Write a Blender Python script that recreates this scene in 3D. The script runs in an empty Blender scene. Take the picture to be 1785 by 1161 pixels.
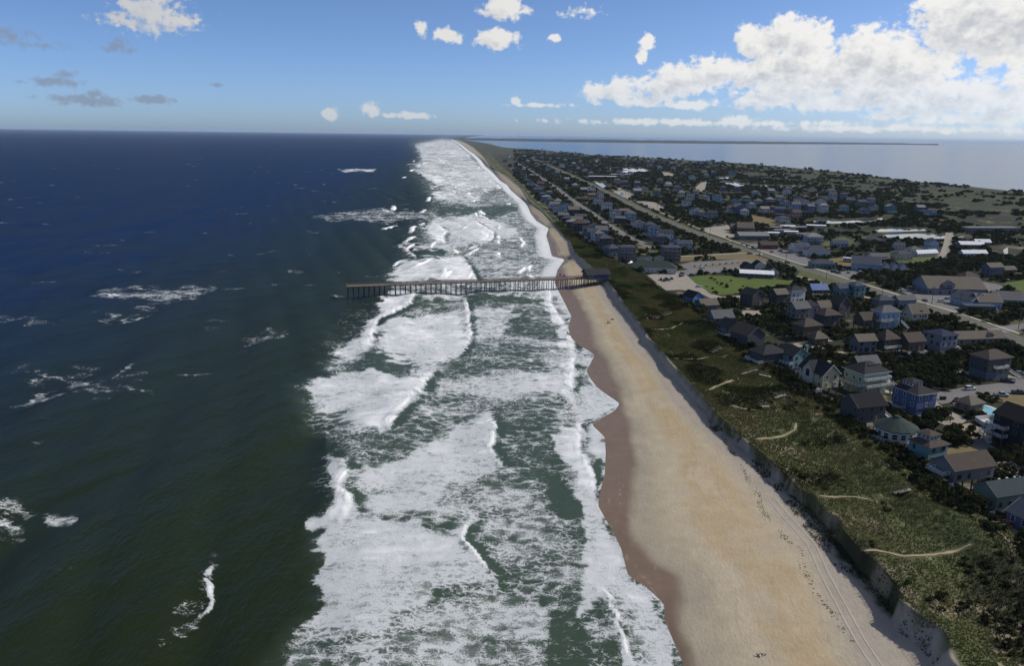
import bpy, math, random
import numpy as np
random.seed(11)
SC = bpy.context.scene
COL = SC.collection

# ------------------------------------------------------------------ camera
HAZE_D = 1.8e-5
CAM_H, FPX, CXP, CYP = 100.0, 1388.0, 892.5, 580.5
PITCH, ROLL = math.radians(14.03), math.radians(0.754)
_F = np.array([0, math.cos(PITCH), -math.sin(PITCH)])
_U0 = np.array([0, math.sin(PITCH), math.cos(PITCH)])
_R = math.cos(ROLL) * np.array([1.0, 0, 0]) + math.sin(ROLL) * _U0
_U = math.cos(ROLL) * _U0 - math.sin(ROLL) * np.array([1.0, 0, 0])
cam = bpy.data.cameras.new('camera')
cam.sensor_width = 36.0
cam.lens = 36.0 * FPX / 1785.0
cam.clip_start = 1.0
cam.clip_end = 300000.0
camo = bpy.data.objects.new('camera', cam)
COL.objects.link(camo)
from mathutils import Matrix, Vector
camo.matrix_world = Matrix(((_R[0], _U[0], -_F[0], 0), (_R[1], _U[1], -_F[1], 0), (_R[2], _U[2], -_F[2], CAM_H), (0, 0, 0, 1)))
SC.camera = camo


def G(x, y, z=0.0):
    """ground position (metres) of a point surveyed in the photograph, at height z"""
    d = _F + _R * ((x - CXP) / FPX) - _U * ((y - CYP) / FPX)
    t = (z - CAM_H) / d[2]
    return float(d[0] * t), float(d[1] * t)


def GP(pts, z=0.0):
    return np.array([G(x, y, z) for x, y in pts])


def PX(X, Y, Z=0.0):
    dx, dy, dz = X, Y, Z - CAM_H
    c = dx * _F[0] + dy * _F[1] + dz * _F[2]
    c = np.where(np.abs(c) < 1e-3, 1e-3, c)
    u = dx * _R[0] + dy * _R[1] + dz * _R[2]
    v = dx * _U[0] + dy * _U[1] + dz * _U[2]
    return CXP + FPX * u / c, CYP - FPX * v / c


# ------------------------------------------------------------------ light, sky
SUN_AZ, SUN_EL = math.radians(78), math.radians(40)
SC.view_settings.view_transform = 'Standard'
SC.view_settings.look = 'None'
SC.view_settings.gamma = 1.0
SC.view_settings.use_curve_mapping = False
SC.view_settings.exposure = 0.0
SC.cycles.use_denoising = True
SC.cycles.max_bounces = 4
SC.cycles.transparent_max_bounces = 8
SC.cycles.volume_bounces = 0

sun = bpy.data.lights.new('sun', 'SUN')
sun.energy = 4.2
sun.angle = math.radians(0.5)
sun.color = (1.0, 0.945, 0.86)
suno = bpy.data.objects.new('sun', sun)
COL.objects.link(suno)
_sd = Vector((math.sin(SUN_AZ) * math.cos(SUN_EL), math.cos(SUN_AZ) * math.cos(SUN_EL), math.sin(SUN_EL)))
suno.rotation_euler = _sd.to_track_quat('Z', 'Y').to_euler()
suno.location = (300, 300, 400)


class NT:
    """small helper around a node tree"""
    def __init__(s, tree):
        s.t = tree

    def n(s, typ, **kw):
        nd = s.t.nodes.new(typ)
        for k, v in kw.items():
            setattr(nd, k, v)
        return nd

    def put(s, sock, v):
        if v is None:
            return
        if isinstance(v, bpy.types.NodeSocket):
            s.t.links.new(v, sock)
        else:
            if isinstance(v, (tuple, list)) and len(v) == 3 and sock.type == 'RGBA':
                v = (*v, 1)
            sock.default_value = v

    def m(s, op, a, b=None, c=None, clamp=False):
        nd = s.n('ShaderNodeMath', operation=op)
        nd.use_clamp = clamp
        for i, v in enumerate((a, b, c)):
            s.put(nd.inputs[i], v)
        return nd.outputs[0]

    def v(s, op, a, b=None, c=None):
        nd = s.n('ShaderNodeVectorMath', operation=op)
        for i, v in enumerate((a, b, c)):
            s.put(nd.inputs[i], v)
        return nd.outputs['Value'] if op in ('LENGTH', 'DOT_PRODUCT', 'DISTANCE') else nd.outputs[0]

    def rng(s, val, a, b, c=0.0, d=1.0, smooth=True):
        nd = s.n('ShaderNodeMapRange')
        nd.interpolation_type = 'SMOOTHSTEP' if smooth else 'LINEAR'
        for i, v in enumerate((val, a, b, c, d)):
            s.put(nd.inputs[i], v)
        return nd.outputs[0]

    def noise(s, vec, scale, detail=4, rough=0.55, dist=0.0, dim='3D'):
        nd = s.n('ShaderNodeTexNoise', noise_dimensions=dim)
        s.put(nd.inputs['Vector'], vec)
        nd.inputs['Scale'].default_value = scale
        nd.inputs['Detail'].default_value = detail
        nd.inputs['Roughness'].default_value = rough
        nd.inputs['Distortion'].default_value = dist
        return nd.outputs[0]

    def mix(s, f, a, b, blend='MIX'):
        nd = s.n('ShaderNodeMix', data_type='RGBA', blend_type=blend)
        s.put(nd.inputs[0], f)
        s.put(nd.inputs[6], a)
        s.put(nd.inputs[7], b)
        return nd.outputs[2]

    def attr(s, name):
        nd = s.n('ShaderNodeAttribute')
        nd.attribute_name = name
        return nd


# sky with scattered cumulus: cloud groups sit at compass bearings (degrees of azimuth, elevation)
def bearing(px, py):
    d = _F + _R * ((px - CXP) / FPX) - _U * ((py - CYP) / FPX)
    d = d / np.linalg.norm(d)
    return math.degrees(math.atan2(d[0], d[1])), math.degrees(math.asin(d[2]))


CLOUDS = [  # photo x, y, half width, half height, weight
    (1375, 62, 48, 36, 1), (1418, 66, 32, 32, 1), (1330, 80, 38, 26, 1), (1400, 108, 78, 36, 1), (1303, 66, 22, 26, 1), (1350, 120, 60, 22, 1),
    (1520, 92, 60, 46, 1), (1572, 112, 62, 44, 1), (1478, 128, 56, 40, 1), (1540, 158, 90, 34, .95), (1620, 120, 50, 40, .9),
    (1690, 46, 90, 52, 1), (1640, 14, 40, 26, .9), (1752, 62, 75, 52, 1), (1730, 16, 80, 45, 1), (1800, 40, 80, 60, 1),
    (1250, 124, 60, 26, .95), (1190, 138, 56, 28, .95), (1160, 152, 60, 24, .9), (1080, 156, 30, 24, .95), (1038, 162, 30, 18, .85),
    (1322, 128, 70, 26, .95), (1330, 172, 62, 18, .85), (1400, 152, 90, 26, .9), (1448, 180, 90, 16, .8), (1600, 182, 90, 24, .85), (1680, 168, 75, 32, .9),
    (1755, 186, 70, 30, .9), (1560, 196, 60, 14, .75), (1200, 182, 64, 9, .7), (1120, 179, 42, 9, .7), (1290, 211, 34, 11, .75), (1700, 207, 120, 12, .62), (1790, 140, 40, 26, .8),
    (1128, 72, 13, 16, .95), (1120, 96, 10, 14, .8),
    (265, 18, 52, 28, .62), (240, 40, 56, 18, .42), (310, 34, 44, 20, .42),
    (880, 14, 42, 20, .85), (866, 68, 42, 18, .9), (782, 62, 26, 14, .8), (735, 51, 13, 15, .7), (968, 66, 13, 9, .7), (1010, 20, 40, 9, .45),
    (575, 198, 18, 11, .75), (647, 190, 17, 15, .85), (712, 201, 42, 7, .75), (899, 176, 11, 8, .8), (940, 183, 60, 4, .5),
    (1250, 214, 330, 6, .5), (1560, 224, 260, 7, .5),
]
DARKC = [(95, 142, 48, 9, .7), (116, 129, 22, 9, .6), (150, 174, 66, 11, .8), (160, 166, 30, 10, .8), (265, 174, 42, 9, .75), (205, 80, 34, 13, .55), (15, 62, 40, 16, .5), (80, 78, 40, 10, .4), (374, 147, 16, 4, .5)]

wd = bpy.data.worlds.new('World')
SC.world = wd
wd.use_nodes = True
wt = wd.node_tree
wt.nodes.clear()
W = NT(wt)


def cloud_group(name, items, generic):
    g = bpy.data.node_groups.new(name, 'ShaderNodeTree')
    g.interface.new_socket('P', in_out='INPUT', socket_type='NodeSocketVector')
    g.interface.new_socket('D', in_out='OUTPUT', socket_type='NodeSocketFloat')
    A = NT(g)
    gi = A.n('NodeGroupInput')
    go = A.n('NodeGroupOutput')
    P = gi.outputs[0]
    acc = None
    for (x, y, rx, ry, wgt) in items:
        a, e = bearing(x, y)
        k = 57.3 / FPX * 1.06
        sx, sy = 1 / (rx * k), 1 / (ry * k)
        q = A.v('MULTIPLY_ADD', P, (sx, sy, 0), (-a * sx, -e * sy, 0))
        r = A.v('LENGTH', q)
        dd = A.m('MULTIPLY_ADD', r, -wgt, wgt)
        acc = dd if acc is None else A.m('SMOOTH_MAX', acc, dd, 0.18)
    if generic:   # the same kind of broken cumulus carries on round the rest of the sky
        sp = A.n('ShaderNodeSeparateXYZ')
        A.put(sp.inputs[0], P)
        big = A.noise(A.v('MULTIPLY', P, (0.045, 0.10, 1)), 1.0, 2)
        out = A.m('MAXIMUM', A.rng(sp.outputs[1], 15.5, 24), A.rng(A.m('ABSOLUTE', sp.outputs[0]), 38, 50))
        gen = A.m('MULTIPLY_ADD', A.rng(big, 0.47, 0.68), 1.2, -0.45)
        gen = A.m('ADD', gen, A.m('MULTIPLY_ADD', out, 1.0, -1.0))
        acc = A.m('MAXIMUM', acc, gen)
    A.put(go.inputs[0], acc)
    return g


tc = W.n('ShaderNodeTexCoord').outputs['Generated']
sx = W.n('ShaderNodeSeparateXYZ')
W.put(sx.inputs[0], W.v('NORMALIZE', tc))
az = W.m('MULTIPLY', W.m('ARCTAN2', sx.outputs[0], sx.outputs[1]), 57.2958)
el = W.m('MULTIPLY', W.m('ARCSINE', sx.outputs[2]), 57.2958)
cb = W.n('ShaderNodeCombineXYZ')
W.put(cb.inputs[0], az)
W.put(cb.inputs[1], el)
P0 = cb.outputs[0]
g1 = cloud_group('cumulus_field', CLOUDS, True)
g2 = cloud_group('thin_cloud_field', DARKC, False)


def density(P, g, amp=0.74, sc=1.15, det=7):
    nd = W.n('ShaderNodeGroup')
    nd.node_tree = g
    W.put(nd.inputs[0], P)
    nz = W.noise(W.v('MULTIPLY', P, (1.0, 1.25, 1.0)), sc, det, 0.53, 0.2)
    nz2 = W.noise(P, sc * 2.6, 3, 0.5)
    t = W.m('MULTIPLY_ADD', W.m('SUBTRACT', nz, 0.5), amp * 2.0, nd.outputs[0])
    return W.m('MULTIPLY_ADD', W.m('SUBTRACT', nz2, 0.5), 0.55, t)


d0 = density(P0, g1)
d1 = density(W.v('ADD', P0, (0.75, 0.55, 0)), g1, det=3)
alpha = W.rng(d0, 0.0, 0.40)
thick = W.rng(d0, 0.15, 1.0)
selfsh = W.rng(W.m('SUBTRACT', d1, W.m('MULTIPLY', d0, 0.25)), 0.0, 0.95)
shade = W.m('MULTIPLY', selfsh, W.m('MULTIPLY_ADD', thick, 0.6, 0.4))
ccol = W.mix(shade, (1.04, 1.03, 1.01), (0.60, 0.63, 0.69))
d2 = density(P0, g2, 0.75, 1.4, 4)
alpha2 = W.m('MULTIPLY', W.rng(d2, 0.05, 0.6), 0.75)

sky = W.n('ShaderNodeTexSky')
sky.sky_type = 'NISHITA'
sky.sun_disc = False
sky.sun_elevation = SUN_EL
sky.sun_rotation = SUN_AZ
sky.altitude = 0
sky.air_density = 0.5
sky.dust_density = 0.75
sky.ozone_density = 6.5
SKY_K = 0.138
skyc = sky.outputs[0]
CLOUD_L = 0.86 / SKY_K      # sunlit cloud white, in the sky texture's own units
hz = W.rng(el, 0.0, 5.0, 0.6, 1.0)
sunward = W.m('MULTIPLY', W.rng(az, -40.0, 25.0, 0.66, 1.0), CLOUD_L)      # clouds towards the sun are brighter
cl = W.v('SCALE', ccol)
W.put(cl.node.inputs['Scale'], sunward)
c1 = W.mix(W.m('MULTIPLY', alpha, W.m('MULTIPLY', hz, W.rng(az, -40.0, 0.0, 0.8, 1.0))), skyc, cl)
c2 = W.mix(alpha2, c1, (0.235 / SKY_K, 0.285 / SKY_K, 0.385 / SKY_K, 1))
bg = W.n('ShaderNodeBackground')
bg.inputs[1].default_value = SKY_K
W.put(bg.inputs[0], c2)
wo = W.n('ShaderNodeOutputWorld')
wt.links.new(bg.outputs[0], wo.inputs[0])
wd.cycles.sampling_method = 'NONE'


# ------------------------------------------------------------------ numpy helpers
def _hash(ix, iy, s):
    h = (ix.astype(np.int64) * 374761393 + iy.astype(np.int64) * 668265263 + s * 1442695041) & 0xFFFFFFFF
    h = ((h ^ (h >> 13)) * 1274126177) & 0xFFFFFFFF
    return ((h ^ (h >> 16)) & 0xFFFF) / 65535.0


def vnoise(x, y, s=0):
    x = np.asarray(x, float); y = np.asarray(y, float)
    ix, iy = np.floor(x), np.floor(y)
    fx, fy = x - ix, y - iy
    fx, fy = fx * fx * (3 - 2 * fx), fy * fy * (3 - 2 * fy)
    a, b = _hash(ix, iy, s), _hash(ix + 1, iy, s)
    c, d = _hash(ix, iy + 1, s), _hash(ix + 1, iy + 1, s)
    return (a * (1 - fx) + b * fx) * (1 - fy) + (c * (1 - fx) + d * fx) * fy


def fbm(x, y, o=4, s=0):
    t = 0.0; a = 0.5; n = 0.0
    for i in range(o):
        t = t + a * vnoise(x, y, s + i * 17)
        n += a
        x = x * 2.03 + 11.7; y = y * 2.03 - 5.3; a *= 0.5
    return t / n


def sstep(x, a, b):
    t = np.clip((x - a) / (b - a), 0, 1)
    return t * t * (3 - 2 * t)


def inpoly(X, Y, poly):
    X = np.asarray(X, float); Y = np.asarray(Y, float)
    r = np.zeros(X.shape, bool)
    n = len(poly)
    for i in range(n):
        x0, y0 = poly[i]; x1, y1 = poly[(i + 1) % n]
        c = (y0 > Y) != (y1 > Y)
        with np.errstate(divide='ignore', invalid='ignore'):
            xi = (x1 - x0) * (Y - y0) / (y1 - y0) + x0
        r ^= c & (X < xi)
    return r


def pdist(X, Y, line, closed=False):
    X = np.asarray(X, float); Y = np.asarray(Y, float)
    best = np.full(X.shape, 1e18)
    n = len(line)
    for i in range(n if closed else n - 1):
        ax, ay = line[i]; bx, by = line[(i + 1) % n]
        dx, dy = bx - ax, by - ay
        L = dx * dx + dy * dy + 1e-9
        t = np.clip(((X - ax) * dx + (Y - ay) * dy) / L, 0, 1)
        best = np.minimum(best, (X - ax - t * dx) ** 2 + (Y - ay - t * dy) ** 2)
    return np.sqrt(best)


def ycurve(pts, z=0.0):
    g = GP(pts, z)
    g = g[np.argsort(g[:, 1])]
    ly = np.linspace(math.log(50), math.log(20000), 5000)
    xx = np.interp(np.exp(ly), g[:, 1], g[:, 0])
    k = np.exp(-np.linspace(-2, 2, 25) ** 2); k /= k.sum()
    xx = np.convolve(np.pad(xx, 12, 'edge'), k, 'valid')
    return lambda Y: np.interp(np.log(np.maximum(Y, 1.0)), ly, xx)


# cross-shore lines, surveyed from the photograph
XS = ycurve([(1205, 1200), (1192, 1161), (1170, 1110), (1158, 1083), (1158, 1054), (1121, 1020), (1095, 1006), (1083, 958), (1071, 933), (1042, 882), (1048, 850), (1054, 827), (1056, 790), (1054, 762), (1030, 740), (1072, 716), (1081, 704), (1060, 690), (1042, 677), (1030, 662), (1022, 648), (1037, 618), (1010, 603), (996, 590), (990, 570), (996, 552), (985, 530), (974, 508), (966, 492), (972, 470), (985, 452), (962, 447), (958, 430), (952, 410), (957, 398), (935, 385), (925, 372), (918, 355), (903, 342), (890, 331), (884, 322), (872, 315), (858, 300), (846, 290), (838, 279), (826, 268), (817, 262), (806, 253), (797, 247), (788, 243)], 0.0)
XW = ycurve([(1235, 1210), (1216, 1161), (1206, 1132), (1182, 1098), (1189, 1035), (1182, 1003), (1143, 984), (1114, 948), (1100, 929), (1105, 871), (1110, 793), (1095, 726), (1076, 672), (1061, 634), (1042, 607), (1032, 572), (1015, 530), (996, 500), (980, 467), (995, 450), (965, 420), (950, 395), (922, 362), (893, 330), (862, 300), (840, 278), (819, 262), (808, 253), (798, 247), (789, 243)], 0.6)
XT = ycurve([(1610, 1190), (1588, 1161), (1571, 1136), (1550, 1064), (1503, 999), (1447, 924), (1405, 885), (1345, 832), (1300, 790), (1245, 742), (1205, 700), (1165, 652), (1120, 600), (1095, 560), (1068, 530), (1047, 498), (1030, 476), (1012, 462), (995, 440), (985, 415), (962, 392), (938, 366), (917, 350), (904, 330), (878, 308), (851, 292), (838, 273), (822, 258), (811, 250), (801, 246), (792, 243)], 3.0)
XE = ycurve([(1700, 1200), (1671, 1161), (1640, 1108), (1559, 1049), (1494, 974), (1425, 893), (1385, 842), (1317, 781), (1259, 732), (1220, 684), (1182, 643), (1137, 592), (1114, 559), (1088, 527), (1063, 492), (1045, 474), (1025, 459), (1003, 437), (993, 415), (968, 389), (946, 365), (923, 349), (910, 327), (884, 306), (857, 291), (842, 271), (825, 256), (813, 249), (803, 245), (794, 242.6)], 6.5)
XB = ycurve([(1990, 1200), (1880, 1060), (1785, 985), (1740, 950), (1690, 925), (1640, 890), (1590, 845), (1540, 800), (1500, 770), (1440, 722), (1390, 700), (1340, 655), (1290, 615), (1240, 572), (1195, 541), (1165, 522), (1130, 505), (1108, 485), (1090, 470), (1065, 460), (1045, 450), (1018, 430), (1002, 412), (975, 388), (952, 364), (928, 347), (915, 326), (890, 306), (872, 292), (862, 280), (850, 266), (830, 253), (816, 248), (804, 244.5), (795, 242.5)], 3.0)
XSND = ycurve([(2600, 470), (2000, 360), (1785, 335), (1700, 326), (1600, 317), (1480, 301), (1400, 294), (1300, 285), (1230, 281), (1130, 275), (1080, 273), (1030, 270), (1008, 268), (992, 266), (965, 264), (930, 260), (880, 257), (852, 250), (830, 246.5), (812, 244.2), (800, 242.8)], 0.0)


def tz(X, Y):
    """height of the land"""
    X = np.asarray(X, float); Y = np.asarray(Y, float)
    xs, xw, xt, xe, xb, xn = XS(Y), XW(Y), XT(Y), XE(Y), XB(Y), XSND(Y)
    xw = np.where(Y > 560, np.minimum(xw, xs + 7), xw); xw = np.maximum(xw, xs + 0.5); xt = np.maximum(xt, xw + 2); xe = np.maximum(xe, xt + 1.5); xb = np.maximum(xb, xe + 6)
    far = 1 - 0.6 * sstep(Y, 560, 800)
    z = np.maximum((X - xs) * 0.06, -2.0) + 0.02
    t = np.clip((X - xs) / (xw - xs), 0, 1); z = np.where(X > xs, 0.02 + 0.55 * t, z)
    t = np.clip((X - xw) / (xt - xw), 0, 1)
    z = np.where(X > xw, 0.57 + 2.4 * t ** 0.9 + 0.10 * (fbm(X / 9, Y / 40, 3, 5) - 0.5) * np.minimum(t * 8, 1), z)
    nearf = np.clip(230 / np.maximum(Y, 1), 0, 1) ** 3
    crest = 6.4 + 1.6 * (1 - sstep(Y, 140, 200)) + 1.3 * (fbm(X / 30, Y / 30, 3, 9) - 0.5)
    crest = 2.97 + (crest - 2.97) * far
    edge = (fbm(X * 0 + 3, Y / (7 + 12 * sstep(Y, 250, 450)), 3, 44) - 0.5) * 4.0 * np.clip(260 / np.maximum(Y, 1), 0, 1) ** 4
    edge = edge + 2.6 * (fbm(X * 0 + 8, Y / 11, 2, 45) - .5) * sstep(Y, 200, 320) * (1 - sstep(Y, 700, 1000))
    t = np.clip((X - xt - np.minimum(edge, 0)) / np.maximum(xe - xt + edge * 0.4, 0.8), 0, 1)
    sc = 2.97 + (crest - 2.97) * (0.25 * t + 0.75 * sstep(t + .15 * nearf * (fbm(X / 2.5, Y / 1.8, 3, 77) - .5), 0.42, 1.0))
    sc = sc + 0.45 * nearf * (fbm(X / 2.2, Y / 2.2, 4, 71) - 0.5) * sstep(t, 0, 0.2)
    z = np.where(X > xt, sc, z)
    w = xb - xe
    s = (X - xe) / w
    und = 4.2 * (fbm(X / 20, Y / 26, 4, 21) - 0.5) + 1.1 * (fbm(X / 5, Y / 6, 3, 33) - 0.5)
    ridge = 1.1 * np.exp(-((s - 0.8) / 0.13) ** 2) - 0.9 * np.exp(-((s - 0.45) / 0.2) ** 2)
    dn = crest + (und + ridge) * far * sstep(s, 0.0, 0.25)
    z = np.where(X > xe, dn, z)
    back = sstep(X, xb, xb + 13)
    z = np.where(X > xb - 0.01, dn * (1 - back) + 2.0 * back, z)
    z = np.where(X > xn - 25, np.minimum(z, 2.0 - 2.6 * sstep(X, xn - 25, xn + 5)), z)
    return z


# ------------------------------------------------------------------ materials
MATS = {}


def mat(name):
    m = bpy.data.materials.new(name)
    m.use_nodes = True
    m.node_tree.nodes.clear()
    t = NT(m.node_tree)
    o = t.n('ShaderNodeOutputMaterial')
    return m, t, o


def plain(name, col, rough=0.7, metal=0.0, var=0.18, scale=1.2, bump=0.0, bscale=8.0, stretch=None, spec=0.12, objvar=0.0):
    """painted or raw surface with uneven wear"""
    if name in MATS:
        return MATS[name]
    m, t, o = mat(name)
    b = t.n('ShaderNodeBsdfPrincipled')
    co = t.n('ShaderNodeTexCoord').outputs['Object']
    if stretch:
        co2 = t.v('MULTIPLY', co, stretch)
    else:
        co2 = co
    n1 = t.noise(co2, scale, 5, 0.6)
    n2 = t.noise(co2, scale * 9, 2, 0.6)
    f = t.m('MULTIPLY_ADD', t.m('SUBTRACT', t.m('ADD', t.m('MULTIPLY', n1, .7), t.m('MULTIPLY', n2, .3)), .5), var * 4, 1.0)
    if objvar:
        oi = t.n('ShaderNodeObjectInfo')
        f = t.m('MULTIPLY', f, t.m('MULTIPLY_ADD', oi.outputs['Random'], objvar, 1 - objvar / 2))
    c = t.v('SCALE', (col[0], col[1], col[2]))
    t.put(c.node.inputs['Scale'], f)
    t.put(b.inputs['Base Color'], c)
    b.inputs['Roughness'].default_value = rough
    b.inputs['Metallic'].default_value = metal
    b.inputs['Specular IOR Level'].default_value = spec
    if bump:
        bp = t.n('ShaderNodeBump')
        bp.inputs['Strength'].default_value = bump
        bp.inputs['Distance'].default_value = 0.05
        t.put(bp.inputs['Height'], t.noise(co2, bscale, 3))
        t.put(b.inputs['Normal'], bp.outputs[0])
    m.node_tree.links.new(b.outputs[0], o.inputs[0])
    MATS[name] = m
    return m


def add_attr(me, name, vals):
    a = me.attributes.new(name, 'FLOAT', 'POINT')
    a.data.foreach_set('value', np.asarray(vals, np.float32).ravel())


def add_col(me, name, rgb):
    a = me.attributes.new(name, 'FLOAT_COLOR', 'POINT')
    c = np.ones((len(rgb), 4), np.float32); c[:, :3] = rgb
    a.data.foreach_set('color', c.ravel())


def grid_mesh(name, X, Y, Z, smooth=True):
    r, c = X.shape
    v = np.stack([X.ravel(), Y.ravel(), Z.ravel()], 1).astype(np.float32)
    i = np.arange(r * c).reshape(r, c)
    q = np.stack([i[:-1, :-1], i[:-1, 1:], i[1:, 1:], i[1:, :-1]], -1).reshape(-1, 4)
    return fast_mesh(name, v, q, smooth)


def fast_mesh(name, v, q, smooth=False):
    v = np.asarray(v, np.float32); q = np.asarray(q, np.int32)
    me = bpy.data.meshes.new(name)
    k = q.shape[1]
    me.vertices.add(len(v)); me.vertices.foreach_set('co', v.ravel())
    me.loops.add(q.size); me.loops.foreach_set('vertex_index', q.ravel())
    me.polygons.add(len(q))
    me.polygons.foreach_set('loop_start', np.arange(0, q.size, k, dtype=np.int32))
    me.polygons.foreach_set('loop_total', np.full(len(q), k, np.int32))
    me.polygons.foreach_set('use_smooth', np.full(len(q), smooth))
    me.update(calc_edges=True)
    me.validate()
    return me


def link(name, data, parent=None, m=None, loc=None, **props):
    o = bpy.data.objects.new(name, data)
    COL.objects.link(o)
    if parent is not None:
        o.parent = parent
    if m is not None:
        o.data.materials.append(m)
    if loc is not None:
        o.location = loc
    for k, v in props.items():
        o[k] = v
    return o
# ------------------------------------------------------------------ ocean
def c2(l):   # notes taken on an enlarged print of the surf
    return [(480 + x / 2.069, 600 + y / 2.069) for x, y in l]


def cp(l):   # enlarged print of the pier
    return [(590 + x / 3.643, 440 + y / 3.643) for x, y in l]


def c7(l):   # enlarged print of the far surf
    return [(640 + x / 4.147, 220 + y / 4.147) for x, y in l]


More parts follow.
